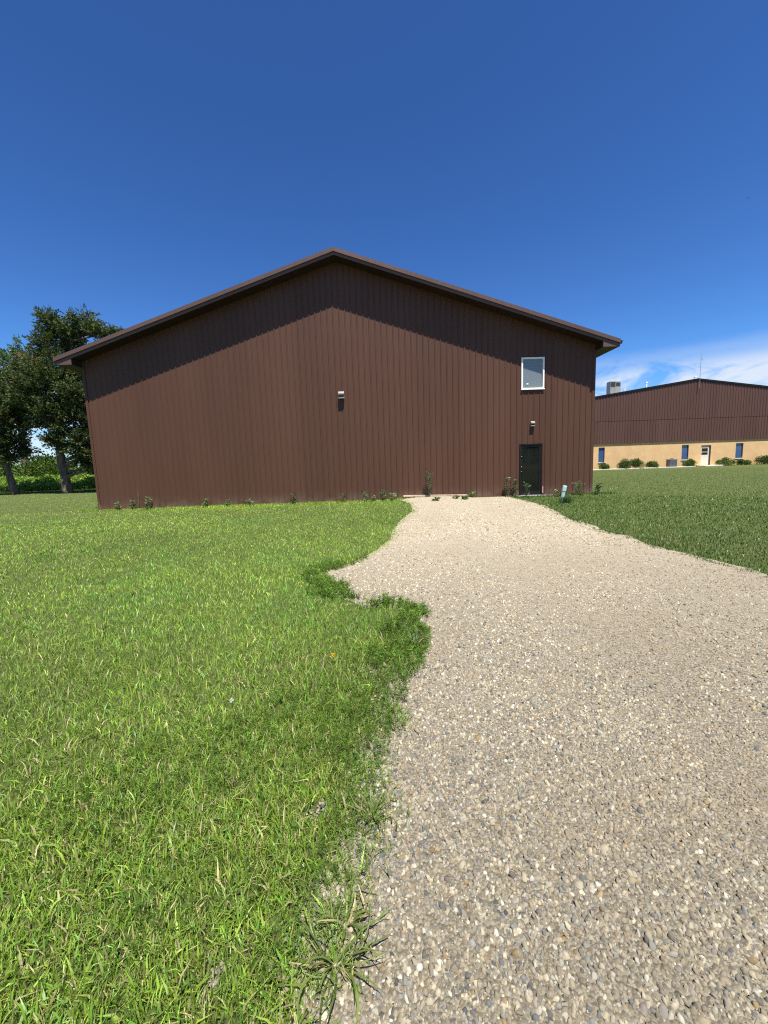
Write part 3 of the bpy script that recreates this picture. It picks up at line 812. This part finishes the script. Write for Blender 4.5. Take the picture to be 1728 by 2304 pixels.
def shrub(name, label, x, y, w, h, col, n, ll, lw, group, cat='shrub', stems=True):
    S = empty(name, (x, y, float(gz(x, y)))); tag(S, label, cat, group)
    if stems:
        m = MB()
        for i in range(5):
            a = i * 1.256; limb(m, (0, 0, -.05), (math.cos(a) * w * .28, math.sin(a) * w * .28, h * .6), .02 + .006 * h, .008, n=4, seg=5)
        m.build('stem', BARK, S)
    k = max(5, int(7 * w)); cs, rs = [], []
    for i in range(k):
        a = random.random() * 6.283; q = random.random() ** .5
        px, py = math.cos(a) * q * w * .33, math.sin(a) * q * w * .33
        top = h * (1 - .45 * q * q); pz = top * random.uniform(.35, .72)
        cs.append((px, py, pz)); rs.append(min(top - pz, w * .26) * random.uniform(.85, 1.05) + .02)
    V, F, C = [], [], []; off = 0
    for c, r in zip(cs, rs):
        m_ = int(n / k); d = unit(RNG.normal(size=(m_, 3))); P = np.array(c) + d * r * (RNG.random((m_, 1)) ** .4) * 1.0
        P[:, 2] = np.maximum(P[:, 2], .02)
        A = unit(d + RNG.normal(0, .5, (m_, 3)) + [0, 0, .25]); v, f = leaf_tris(P, A, ll * (.6 + .8 * RNG.random(m_)), lw * (.6 + .8 * RNG.random(m_)))
        V.append(v); F.append(f + off); C.append(np.repeat(jit_col(col, m_, .25), 4, 0)); off += len(v)
    link('foliage', np_mesh('foliage', np.concatenate(V), np.concatenate(F), np.concatenate(C)), FOLIAGE, S)
    return S
YEW = (.055, .098, .022); BOX = (.085, .135, .030)
for (x, w, h, c, lb) in [(23.92, 1.25, .72, BOX, 'small light green shrub below the leftmost window of far building'), (26.26, 1.36, 1.15, YEW, 'dark round shrub, left one of the touching pair by brick wall'),
    (27.47, 1.5, 1.2, YEW, 'dark round shrub, right one of the touching pair by brick wall'), (29.24, 1.37, .74, BOX, 'low light green shrub between dark pair and air conditioner'),
    (33.24, 1.45, .80, BOX, 'low green shrub below the far window left of cream door'), (37.2, 1.9, .80, BOX, 'wide spreading shrub right of the cream door'),
    (39.19, 1.35, .68, BOX, 'small round shrub below the window right of cream door'), (41.4, 1.6, 1.0, YEW, 'dark shrub at the right edge of the photo by brick wall')]:
    shrub('shrub', lb, x, 43.55, w * 1.08, h * 1.08, c, 3600, .085, .05, 'shrubs along the brick wall')
for (x, y, w, h, lb) in [(-34.4, 41.5, 6.5, 4.2, 'tallest leafy bush in the thicket between the two cedar trunks'), (-40.0, 41.5, 6.5, 3.6, 'dense leafy bush in the thicket at the left edge'), (-29.5, 42.5, 5.5, 3.5, 'dense leafy bush in the thicket right of the big cedar trunk'), (-24.5, 43.0, 5.0, 3.6, 'dense leafy bush in the thicket nearest the brown building')]:
    shrub('bush', lb, x, y, w, h, (.085, .14, .030), 12000, .22, .14, 'bushes in the thicket behind the cedars', cat='bush')

def vines():
    n = 34000
    x = RNG.uniform(-50, -19, n); y = RNG.uniform(35.2, 40.5, n)
    top = (.55 + .75 * np.clip((y - 35.2) / 2.2, 0, 1)) * (.65 + .6 * fbm(x, y, 21, .8, 3)); z = top * RNG.random(n) ** .35
    d = unit(RNG.normal(size=(n, 3)) + [0, -.3, .9]); V, F = leaf_tris(np.stack([x, y, z], 1), d, .20 * (.6 + .8 * RNG.random(n)), .16 * (.6 + .8 * RNG.random(n)))
    o = link('undergrowth', np_mesh('undergrowth', V, F, np.repeat(jit_col((.19, .29, .05), n, .25), 4, 0)), FOLIAGE); tag(o, 'sunlit low green undergrowth behind the cedar trunks', kind='stuff')
vines()

# wood and road behind the viewer: the photograph shows them only as reflections in the glass door
def far_wood():
    n = 9000; x = RNG.uniform(-95, 95, n); y = RNG.uniform(-78, -66, n)
    top = 7 + 7 * fbm(x, y, 121, .09, 3); z = top * RNG.random(n) ** .7
    V, F = leaf_tris(np.stack([x, y, z], 1), unit(RNG.normal(size=(n, 3)) + [0, .3, .5]), 1.5 * (.6 + .8 * RNG.random(n)), 1.1 * (.6 + .8 * RNG.random(n)))
    o = link('far_wood', np_mesh('far_wood', V, F, np.repeat(jit_col((.06, .09, .03), n, .25), 4, 0)), FOLIAGE); tag(o, 'dark line of trees mirrored in the glass door', kind='stuff')
    o = MB().box(-120, 120, -40, -31, -.05, .03).build('road', simple('pale_road', (.26, .25, .23), .9)); tag(o, 'pale road mirrored in the glass door', kind='structure')
far_wood()

# ------------------------------------------------------------------ lawn grass
def blades(P, hgt, wid, lean, col, seg=2):
    """curved tapered blades; five vertices and three triangles each"""
    n = len(P); th = RNG.uniform(0, 2 * math.pi, n); D_ = np.stack([np.cos(th), np.sin(th), np.zeros(n)], 1)
    tw = th + math.pi / 2 + RNG.normal(0, .7, n); S = np.stack([np.cos(tw), np.sin(tw), np.zeros(n)], 1)
    h = hgt[:, None]; w = wid[:, None]; l = lean[:, None]; U = np.array([0, 0, 1.0])
    b0 = P - S * w * .40; b1 = P + S * w * .40
    M = P + U * h * (.60 - .12 * l) + D_ * h * l * .35; m0 = M - S * w * .5; m1 = M + S * w * .5
    tip = P + U * h * np.sqrt(np.maximum(.06, 1 - (l * .8) ** 2)) + D_ * h * l * 1.0
    V = np.stack([b0, b1, m0, m1, tip], 1).reshape(-1, 3); b = np.arange(n)[:, None] * 5
    T = np.concatenate([b + [0, 1, 2], b + [1, 3, 2], b + [2, 3, 4]], 1).reshape(-1, 3)
    return V, T, np.repeat(col, 5, 0)

BARE = [(-0.55, 1.02, .03), (-0.34, 1.57, .05), (-0.13, 2.74, .06), (-0.02, 2.80, .045)]
def grass():
    def sample(n, r0, r1, expo):
        u = RNG.random(n)   # density ~ r^-expo
        k = 2 - expo; r = (r0 ** k + u * (r1 ** k - r0 ** k)) ** (1 / k)
        th = RNG.uniform(-.98, .98, n); return r * np.sin(th), r * np.cos(th)
    xs, ys = [], []
    for (n, r0, r1, e) in ((100000, .45, 2.4, .25), (300000, 2.4, 17.5, 1.62), (120000, 17.5, 48, 1.75)):
        x, y = sample(n, r0, r1, e); xs.append(x); ys.append(y)
    # unmown strip along the wall foot
    n = 7000; x = RNG.uniform(-12.2, .6, n); xs.append(x); ys.append(WALL_D - .03 - np.abs(RNG.normal(0, .16, n)))
    n = 1800; x = RNG.uniform(4.85, 9.2, n); xs.append(x); ys.append(WALL_D - .05 - np.abs(RNG.normal(0, .22, n)) - (x < 6.9) * .4)
    # fringe that overhangs the gravel edges
    for line, n in ((LEFT_EDGE, 9000), (RIGHT_EDGE, 5000)):
        L = np.array(line); t = RNG.random(n) * (len(L) - 1.001); i = t.astype(int); f = (t - i)[:, None]
        p = L[i] * (1 - f) + L[i + 1] * f + RNG.normal(0, .05, (n, 2)); ok = (p[:, 1] > .5) & (vnoise(p[:, 0], p[:, 1], 77, 7.0) > .5); xs.append(p[ok, 0]); ys.append(p[ok, 1])
    nf = sum(len(a) for a in xs[-2:]); x = np.concatenate(xs); y = np.concatenate(ys)
    fringe = np.zeros(len(x), bool); fringe[-nf:] = True
    ok = (~on_gravel(x, y)) | fringe
    ok &= ~((x > XL - .02) & (x < XR + .02) & (y > WALL_D - .02) & (y < WALL_D + DEPTH))
    ok &= ~((y > FB_Y - .9) & (x > 17)) & (y < 47) & ~((y > 36) & (x < -18))
    ok &= ~((x > 5.36) & (x < 6.95) & (y > WALL_D - .44))
    ed = edge_dist(x, y, LEFT_EDGE)
    fern = np.clip((.25 + .40 * (fbm(x, y, 31, 2.4) - .5) * 2 - ed) / .16, 0, 1) * (y < 6.5)
    patch = np.clip((fbm(x, y, 41, 1.6, 3) - .60) / .05, 0, 1) * (np.hypot(x, y) < 2.6)
    thin = np.maximum(fern, patch * .45)
    edm = np.minimum(ed, edge_dist(x, y, RIGHT_EDGE)); ok &= RNG.random(len(x)) < .25 + edm / .10
    ok &= (RNG.random(len(x)) > thin * .70) | fringe & (RNG.random(len(x)) > .35)
    for bx, by, br in BARE: ok &= (np.hypot(x - bx, y - by) > br * (.7 + .6 * RNG.random(len(x))))
    x, y, fringe = x[ok], y[ok], fringe[ok]; n = len(x); r = np.hypot(x, y)
    P = np.stack([x, y, gz(x, y) - .008], 1)
    wallstrip = (y > WALL_D - .7) & (y < WALL_D) & (x > -12.5) & (x < 9.3)
    patchy = fbm(x, y, 51, .9, 3)
    h = (.035 + .027 * RNG.random(n)) * (.75 + .5 * patchy)
    wide = RNG.random(n) < .10; h = np.where(wide & (r < 6), h * 1.55, h)
    h = np.where(wallstrip, h * (1.2 + .9 * RNG.random(n)), h)
    w = .0033 * (.7 + .6 * RNG.random(n)) * np.where(wide, 1.9, 1.0) * np.clip(r / 3.8, 1, 4.2) ** .78
    lean = np.clip(RNG.gamma(2.2, .29, n), .08, 1.1)
    tone = fbm(x, y, 61, .35, 3)
    left = (x < 2.6)
    base = np.where(left[:, None], np.array([.215, .318, .040]), np.array([.052, .113, .013]))
    strip = np.exp(-((y - 15.3) / .5) ** 2) * (x < 1)
    base = base * (1 + strip[:, None] * np.array([.35, .25, -.2]))
    dry = RNG.random(n) < (.08 + .06 * (r < 3))
    near = (.86 + .14 * np.clip((r - 1.5) / 3.0, 0, 1))[:, None]        # blades close to the camera get a darker base colour
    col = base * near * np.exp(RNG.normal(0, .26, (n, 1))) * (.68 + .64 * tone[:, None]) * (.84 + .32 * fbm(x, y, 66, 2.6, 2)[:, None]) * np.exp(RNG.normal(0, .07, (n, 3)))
    cool = RNG.random(n) < .22; col[cool] *= np.array([.72, .95, 1.1])
    clover = fbm(x, y, 68, 1.1, 3) > .60; col[clover & left] *= np.array([.78, .92, .9])
    pale = RNG.random(n) < np.where(left, .16, .04); col[pale] *= np.array([1.45, 1.35, 1.7])
    col[dry] = np.array([.38, .33, .16]) * np.exp(RNG.normal(0, .2, (dry.sum(), 1)))
    V, T, C = blades(P, h, w, lean, np.clip(col, .004, .8))
    o = link('grass', np_mesh('grass', V, T, C), GRASS); tag(o, 'short green grass blades covering the lawn', kind='stuff')
grass()

# feathery mat of weeds along the gravel edge
def ferny():
    n = 60000; x = RNG.uniform(-2.4, .8, n); y = RNG.uniform(.7, 6.3, n)
    ed = edge_dist(x, y, LEFT_EDGE); inside = on_gravel(x, y); r = np.hypot(x, y)
    f = np.clip((.25 + .40 * (fbm(x, y, 31, 2.4) - .5) * 2 - ed) / .16, 0, 1)
    patch = np.clip((fbm(x, y, 41, 1.6, 3) - .60) / .05, 0, 1) * (r < 2.6)
    p = np.maximum(f * np.where(inside, ed < .05, 1), patch * .38 * ~inside)
    ok = RNG.random(n) < p * np.clip(3.0 / r, .35, 1.0) * .62
    for bx, by, br in BARE: ok &= (np.hypot(x - bx, y - by) > br)
    x, y, r = x[ok], y[ok], r[ok]; n = len(x); k = 16
    P = np.stack([x, y, gz(x, y)], 1)
    tall = .35 + .65 * fbm(x, y, 71, 4.0, 2)
    ax = unit(np.stack([RNG.normal(0, .5, n), RNG.normal(0, .5, n), np.ones(n)], 1)); L = (.035 + .06 * RNG.random(n)) * (.6 + tall)
    t = np.tile(np.linspace(.15, 1.0, k), (n, 1)) + RNG.normal(0, .03, (n, k))
    base = P[:, None, :] + ax[:, None, :] * (t * L[:, None])[..., None]
    dirs = unit(unit(RNG.normal(size=(n, k, 3)) * [1, 1, .55]) + ax[:, None, :] * .55)
    ll = (.010 + .014 * RNG.random((n, k))) * np.clip(r / 1.6, 1, 2.2)[:, None]; ww = .0024 * np.clip(r / 1.6, 1, 2.6)[:, None] * (.7 + .6 * RNG.random((n, k)))
    S = unit(np.cross(dirs, unit(RNG.normal(size=(n, k, 3)))))
    v0 = base + S * ww[..., None] * .5; v1 = base - S * ww[..., None] * .5; v2 = base + dirs * ll[..., None]
    V = np.stack([v0, v1, v2], 2).reshape(-1, 3); T = np.arange(len(V)).reshape(-1, 3)
    col = jit_col((.100, .172, .022), n, .34); col = col * (.7 + .6 * fbm(x, y, 81, 3.0, 2))[:, None]
    C = np.repeat(col, k * 3, 0)
    o = link('feathery_weeds', np_mesh('feathery_weeds', V, T, C), FERNY); tag(o, 'mat of feathery green weeds along the left gravel edge', kind='stuff')
ferny()

# ------------------------------------------------------------------ gravel stones
PAL = np.array([(.56, .49, .37), (.46, .39, .285), (.37, .315, .235), (.33, .315, .29), (.185, .19, .195), (.42, .295, .16), (.66, .615, .52), (.34, .295, .27)])
PW = np.array([.26, .20, .18, .14, .07, .025, .09, .045]); PW = PW / PW.sum()
def stones(P, size, k=5, flat=.45):
    """angular chips: k-sided base, smaller skewed top face"""
    n = len(P); a0 = RNG.random((n, 1)) * 6.283; ang = a0 + (np.arange(k) + RNG.uniform(-.3, .3, (n, k))) * 2 * math.pi / k
    rad = size[:, None] * .5 * RNG.uniform(.65, 1.15, (n, k)); el = RNG.uniform(.55, 1.0, (n, 1)); ro = RNG.random((n, 1)) * 6.283
    def ring(rr, z, ox, oy):
        X = np.cos(ang) * rr; Y = np.sin(ang) * rr * el
        X, Y = X * np.cos(ro) - Y * np.sin(ro), X * np.sin(ro) + Y * np.cos(ro); return np.stack([X + ox, Y + oy, z + 0 * X], -1)
    h = size[:, None] * flat * RNG.uniform(.55, 1.15, (n, 1))
    tx = RNG.normal(0, .10, (n, 1)) * size[:, None]; ty = RNG.normal(0, .10, (n, 1)) * size[:, None]
    lo = ring(rad, -.25 * h, 0, 0); hi = ring(rad * RNG.uniform(.45, .85, (n, k)), h, tx, ty)
    gx = RNG.normal(0, .36, (n, 1)); gy = RNG.normal(0, .36, (n, 1))
    hi[..., 2] += hi[..., 0] * gx + hi[..., 1] * gy
    V = np.concatenate([lo, hi], 1) + P[:, None, :]; i = np.arange(k); j = (i + 1) % k
    side = np.concatenate([np.stack([i, j, k + j], 1), np.stack([i, k + j, k + i], 1)]); top = np.stack([np.full(k - 2, k), k + np.arange(1, k - 1), k + np.arange(2, k)], 1)
    F = np.concatenate([side, top]); T = (np.arange(n)[:, None, None] * 2 * k + F[None]).reshape(-1, 3)
    return V.reshape(-1, 3), T, 2 * k
def gravel():
    Vs, Ts, Cs = [], [], []; off = 0
    for (n, r0, r1, e, k, s0, s1) in ((44000, .6, 2.8, .35, 5, .008, .026), (26000, .6, 2.8, .35, 4, .004, .009), (40000, 2.8, 7.5, 1.5, 5, .012, .032), (30000, 7.5, 17.0, 1.6, 4, .020, .046)):
        u = RNG.random(n); kk = 2 - e; r = (r0 ** kk + u * (r1 ** kk - r0 ** kk)) ** (1 / kk); th = RNG.uniform(-.35, .98, n)
        x, y = r * np.sin(th), r * np.cos(th)
        ok = in_poly(x, y) & (y < WALL_D - .06)
        if s1 == .026:   # stones showing through the thin grass and strewn past the edge
            m = 45; bx = np.concatenate([RNG.normal(b[0], b[2] * .8, m) for b in BARE]); by = np.concatenate([RNG.normal(b[1], b[2] * .8, m) for b in BARE])
            LE = np.array([p for p in LEFT_EDGE if .8 < p[1] < 5.6]); t = RNG.random(4000) * (len(LE) - 1.001); i0 = t.astype(int); ff = (t - i0)[:, None]; q = LE[i0] * (1 - ff) + LE[i0 + 1] * ff
            bx = np.concatenate([bx, q[:, 0] - np.abs(RNG.normal(0, .07, 4000))]); by = np.concatenate([by, q[:, 1] + RNG.normal(0, .04, 4000)])
            x = np.concatenate([x[ok], bx]); y = np.concatenate([y[ok], by])
        else: x, y = x[ok], y[ok]
        n = len(x); big = RNG.random(n) ** 2.6; size = s0 + (s1 - s0) * big
        P = np.stack([x, y, gz(x, y) + .002 + size * .28 * RNG.random(n)], 1)
        c = PAL[RNG.choice(len(PAL), n, p=PW)] * np.exp(RNG.normal(0, .25, (n, 1)) - .02)
        xc = 2.35 + .25 * np.sin(y * .45)                  # two packed wheel paths and dusty patches
        rut = np.exp(-((np.abs(x - xc) - .80) / .30) ** 2) * .5
        dirt = np.clip(np.clip((fbm(x, y, 91, .9, 3) - .45) / .25, 0, 1) * .55 + rut * .8 * fbm(x, y, 93, 1.2, 2), 0, .7)[:, None]
        c = c * (1 - dirt) + np.array([.36, .29, .205]) * dirt; size = size * (1 - .45 * rut)
        V, T, nv = stones(P, size, k, .36)
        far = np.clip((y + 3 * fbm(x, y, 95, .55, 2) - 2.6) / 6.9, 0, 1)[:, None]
        c = c * (np.array([.462, .472, .445]) * (1 - far) + np.array([.80, .79, .715]) * far)  # near chips tinted down for gap shade and dirt, far ones up for backscatter
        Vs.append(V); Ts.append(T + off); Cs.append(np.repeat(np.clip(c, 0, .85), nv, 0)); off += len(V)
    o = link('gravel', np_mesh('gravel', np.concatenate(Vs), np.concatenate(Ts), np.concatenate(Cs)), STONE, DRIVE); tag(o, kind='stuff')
    # the larger chips near the camera, one object each
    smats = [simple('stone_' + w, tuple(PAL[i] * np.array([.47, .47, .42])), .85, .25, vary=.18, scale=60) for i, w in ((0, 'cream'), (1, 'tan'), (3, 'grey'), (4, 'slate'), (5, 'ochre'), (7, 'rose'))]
    meshes = []
    for q in range(24):
        V, T, _ = stones(np.zeros((1, 3)), np.array([1.0]), 5 + q % 2, .34); me = np_mesh('stone', V, T); me.materials.append(smats[[0, 0, 1, 1, 2, 2, 3, 3, 3, 4, 5, 0][q % 12]]); meshes.append(me)
    cnt = 0
    while cnt < 290:
        r = random.uniform(.95, 3.0); th = random.uniform(-.3, .95); x, y = r * math.sin(th), r * math.cos(th)
        if not in_poly(np.array([x]), np.array([y]))[0] or y < .6: continue
        o = bpy.data.objects.new('stone', meshes[cnt % 24]); COL.objects.link(o); o.parent = DRIVE
        s = random.uniform(.022, .036) * (1 if random.random() < .85 else 1.3); o.scale = (s, s * random.uniform(.7, 1), s * .9); o.rotation_euler = (random.uniform(-.25, .25), random.uniform(-.25, .25), random.uniform(0, 6.28))
        o.location = (x, y, float(gz(x, y)) + .006); cnt += 1
gravel()

# ------------------------------------------------------------------ single plants
def grass_clump(x, y, n, length, width, label, col=(.125, .165, .042), low=.45, name='grass_clump'):
    G = empty(name, (x, y, float(gz(x, y)))); tag(G, label, 'grass clump', 'coarse grass clumps on the gravel edge')
    V, T, C = [], [], []; off = 0
    for i in range(n):
        th = random.uniform(0, 6.283); el = random.uniform(low, min(1.4, low + .95)); L = length * random.uniform(.3, 1.0); w = width * random.uniform(.5, 1.1); dr = random.gauss(0, .16)
        d = np.array([math.cos(th), math.sin(th), 0]); s = np.array([-math.sin(th), math.cos(th), 0]); S = 7
        p = d * .03 * random.random() + np.array([0, 0, .004]); a = el; pts = []
        for q in range(S + 1):
            t = q / S; ww = w * (0.55 + .9 * t if t < .4 else .91 * (1 - ((t - .4) / .6) ** 1.6)) * .5; pts += [p - s * ww + [0, 0, .25 * ww], p, p + s * ww + [0, 0, .25 * ww]]
            p = p + (d * math.cos(a) + np.array([0, 0, math.sin(a)])) * L / S; a -= (1.5 * el * (.5 + random.random() * .3)) / S
            p[2] = max(p[2], .006); th += dr; d = np.array([math.cos(th), math.sin(th), 0]); s = np.array([-math.sin(th), math.cos(th), 0])
        V += pts
        for q in range(S):
            b = off + q * 3; T += [(b, b + 1, b + 4), (b, b + 4, b + 3), (b + 1, b + 2, b + 5), (b + 1, b + 5, b + 4)]
        off += 3 * (S + 1); c = np.array(col if random.random() > .14 else (.30, .24, .11)) * math.exp(random.gauss(0, .28)); C += [c] * (3 * (S + 1))
    link('blades', np_mesh('blades', np.array(V), np.array(T), np.array(C), smooth=True), GRASS, G)
    m = MB(); m.tube([(0, 0, -.01), (0, 0, .010)], [.009, .006], 7); m.build('crown', simple('clump_crown', (.30, .24, .16), .8), G)
grass_clump(-.195, 1.03, 48, .20, .0085, 'coarse grass clump with long blades sprawling over gravel, nearest the camera', low=.12)
grass_clump(-.175, 1.13, 30, .15, .009, 'coarse grass clump just behind the nearest sprawling one', low=.3)
grass_clump(-.10, 1.53, 52, .17, .0055, 'fine bladed grass clump leaning over the gravel edge')
grass_clump(.21, 3.10, 90, .22, .008, 'dense upright grass clump on the tip of the grassy bulge', col=(.075, .12, .04), low=.7)

def weed(x, y, h, w, n, label, col=(.15, .19, .085), name='weed', leafL=.115, leafW=.042, stems=3, group='weeds along the foot of the brown wall', cat='weed'):
    h *= 1.12; g = float(gz(x, y)); G = empty(name, (x, y, g)); tag(G, label, cat, group)
    m = MB(); P, A = [], []
    for s in range(stems):
        a = random.uniform(0, 6.283); top = Vector((math.cos(a) * w * .32, math.sin(a) * w * .2, h * random.uniform(.75, 1.0))) if stems > 1 else Vector((random.uniform(-.02, .02), 0, h))
        limb(m, (0, 0, -.02), top, .005 + .004 * h, .003, .08, 5, 5)
        for i in range(int(n / stems)):
            t = random.uniform(.12, 1.02); p = top * t; th = random.uniform(0, 6.283); rr = w * .16 * (1.25 - t)
            P.append((p.x + math.cos(th) * rr * random.random(), p.y + math.sin(th) * rr * random.random(), p.z)); A.append((math.cos(th), math.sin(th), random.uniform(-.1, .9)))
    m.build('stem', simple('weed_stem', (.13, .15, .06), .7), G)
    n = len(P); V, T = leaf_tris(np.array(P), unit(np.array(A)), leafL * (.6 + .7 * RNG.random(n)), leafW * (.7 + .6 * RNG.random(n)))
    link('leaves', np_mesh('leaves', V, T, np.repeat(jit_col(col, n, .28), 4, 0)), FOLIAGE, G)
WY = WALL_D - .16
weed(-10.60, WY, .36, .30, 60, 'leafy weed nearest the left corner of the brown wall')
weed(-10.04, WY, .38, .30, 60, 'second leafy weed from the left corner of the brown wall')
weed(-9.40, WY, .46, .28, 70, 'third and tallest of the three leafy weeds by the left corner')
weed(-9.84, WY + .05, .80, .12, 14, 'thin dry reddish weed stalk against the wall near left corner', col=(.20, .10, .06), name='dry_weed', leafL=.04, leafW=.01, stems=2)
weed(-11.35, WY - .02, .30, .35, 30, 'thin dry tuft at the left corner of the brown wall', col=(.26, .20, .12), name='dry_weed', leafL=.09, leafW=.008, stems=4)
weed(-7.08, WY - .2, .34, .45, 75, 'wide bushy weed left of middle along the brown wall')
weed(-6.28, WY, .27, .30, 45, 'small weed just right of the wide bushy one')
weed(-5.36, WY, .24, .34, 45, 'low weed midway between wide bushy weed and slim dark one')
weed(-3.62, WY, .40, .20, 55, 'slim dark weed standing alone on the bare lawn edge', col=(.07, .10, .045), stems=2)
weed(-1.62, WY - .1, .30, .18, 40, 'slim single weed below the wall light', col=(.07, .10, .045), stems=2)
weed(-.70, WY - .1, .38, .30, 55, 'grey green weed left of the small pair beside gravel')
weed(-.36, WY - .15, .25, .24, 40, 'short weed of the small pair beside gravel')
weed(.02, WY - .05, .42, .30, 60, 'taller weed where lawn meets gravel at the wall', col=(.075, .11, .05))
weed(.37, WY - .05, .30, .32, 55, 'bushy weed at the lawn tip beside the gravel')
weed(1.83, WY - .08, .92, .36, 260, 'tall cone shaped weed growing by the pale board', col=(.075, .105, .055), stems=5, leafL=.09, leafW=.024)
weed(1.90, WY - 1.15, .10, .55, 60, 'flat leafy weed spreading on gravel in front of the cone shaped weed', col=(.085, .14, .035), stems=6)
weed(2.72, WY - .75, .10, .5, 60, 'flat leafy weed on gravel, left of two by the board end', col=(.085, .14, .035), stems=6)
weed(3.10, WY - .95, .10, .5, 60, 'flat leafy weed on gravel, right of two by the board end', col=(.075, .13, .035), stems=6)
weed(3.50, WY, .17, .45, 60, 'low leafy weed at the right end of the board', col=(.10, .145, .045), stems=5)
weed(4.98, WY, .82, .24, 90, 'tallest of three upright weeds left of the glass door', col=(.085, .11, .055), stems=2)
weed(5.29, WY - .05, .70, .24, 80, 'middle of three upright weeds left of the glass door', col=(.085, .11, .055), stems=2)
weed(5.60, WY - .35, .58, .22, 70, 'upright weed in front of the glass door frame', col=(.085, .11, .055), stems=2)
weed(7.66, WY - .35, .55, .62, 230, 'round bushy weed between the pipe and the right corner', col=(.115, .14, .065), stems=9, leafL=.085, leafW=.026)
weed(8.36, WY - .35, .44, .30, 70, 'dark weed at the right corner of the brown wall', col=(.05, .08, .035), stems=4)
weed(6.75, WY - .65, .26, .7, 80, 'pale scrubby weed beside the door step', col=(.17, .17, .085), stems=7)

def dandelion(x, y, label, white=False):
    z = float(gz(x, y)); G = empty('dandelion', (x, y, z)); tag(G, label, 'flower', 'dandelions in the lawn')
    m = MB(); m.tube([(0, 0, 0), (.004, 0, .03), (.006, 0, .062)], [.002, .002, .002], 5); m.build('stem', simple('flower_stem', (.14, .2, .06), .6), G)
    n = 90; d = unit(RNG.normal(size=(n, 3)) + ([0, 0, 0] if white else [0, 0, 1.1])); P = np.tile([[.006, 0, .062]], (n, 1)); V, T = leaf_tris(P, d, np.full(n, .017), np.full(n, .0035 if not white else .002))
    c = (.75, .75, .70) if white else (.85, .52, .02)
    link('flower_head', np_mesh('flower_head', V, T, np.repeat(jit_col(c, n, .06, .02), 4, 0)), FERNY, G)
dandelion(-1.08, 4.79, 'yellow dandelion in the lawn by the gravel notch')
dandelion(-.43, 2.89, 'yellow dandelion among the feathery weeds')
dandelion(-3.15, 6.46, 'yellow dandelion out on the left lawn')
dandelion(-1.00, 2.35, 'white dandelion seed head in the lawn', True)

# turquoise pipe
TQ = simple('turquoise_plastic', (.40, .60, .52), .45, .4, vary=.12, scale=9)
r = empty('marker_pipe', (5.91, 13.22, 0)); r.rotation_euler = (math.radians(3), math.radians(9.5), 0)
tag(r, 'leaning turquoise plastic pipe in the grass near the door', 'pipe')
m = MB(); m.tube([(0, 0, -.1), (0, 0, .38)], [.058, .058], 18); m.build('pipe', TQ, r, smooth=False)
m = MB(); m.tube([(0, 0, .381), (0, 0, .395), (0, 0, .555), (0, 0, .575)], [.060, .068, .068, .060], 18); m.build('cap', TQ, r, smooth=False)
def tuft(x, y, n, h, label):
    G = empty('tall_grass', (x, y, float(gz(x, y)))); tag(G, label, 'grass clump')
    P = np.stack([RNG.normal(0, .10, n), RNG.normal(0, .06, n), np.zeros(n)], 1); V, T, C = blades(P, h * (.5 + .6 * RNG.random(n)), np.full(n, .010), RNG.uniform(.05, .5, n), jit_col((.055, .095, .03), n, .25))
    link('blades', np_mesh('blades', V, T, C), GRASS, G)
tuft(5.98, 13.05, 220, .26, 'tall dark grass tuft around the foot of the turquoise pipe')

# bird
r = empty('bird', (38.93, 45.0, 27.54)); r.rotation_euler = (.3, -.5, .5); tag(r, 'small dark bird flying high in the blue sky', 'bird')
BIRD = simple('dark_feathers', (.012, .012, .015), .8)
m = MB(); m.tube([(0, -.12, 0), (0, -.09, 0), (0, -.03, .005), (0, .05, 0), (0, .14, -.005)], [.004, .022, .032, .022, .004], 8); m.build('body', BIRD, r, smooth=True)
for s in (-1, 1):
    m = MB(); pts = [(0, -.05, .01), (s * .10, -.07, .05), (s * .25, .03, .03), (s * .13, .02, .045), (0, .04, .008)]
    n = len(pts); m.v = pts + [(p[0], p[1], p[2] - .006) for p in pts]; m.f = [tuple(range(n)), tuple(range(2 * n - 1, n - 1, -1))] + [(i, n + i, n + (i + 1) % n, (i + 1) % n) for i in range(n)]
    m.build('wing', BIRD, r)
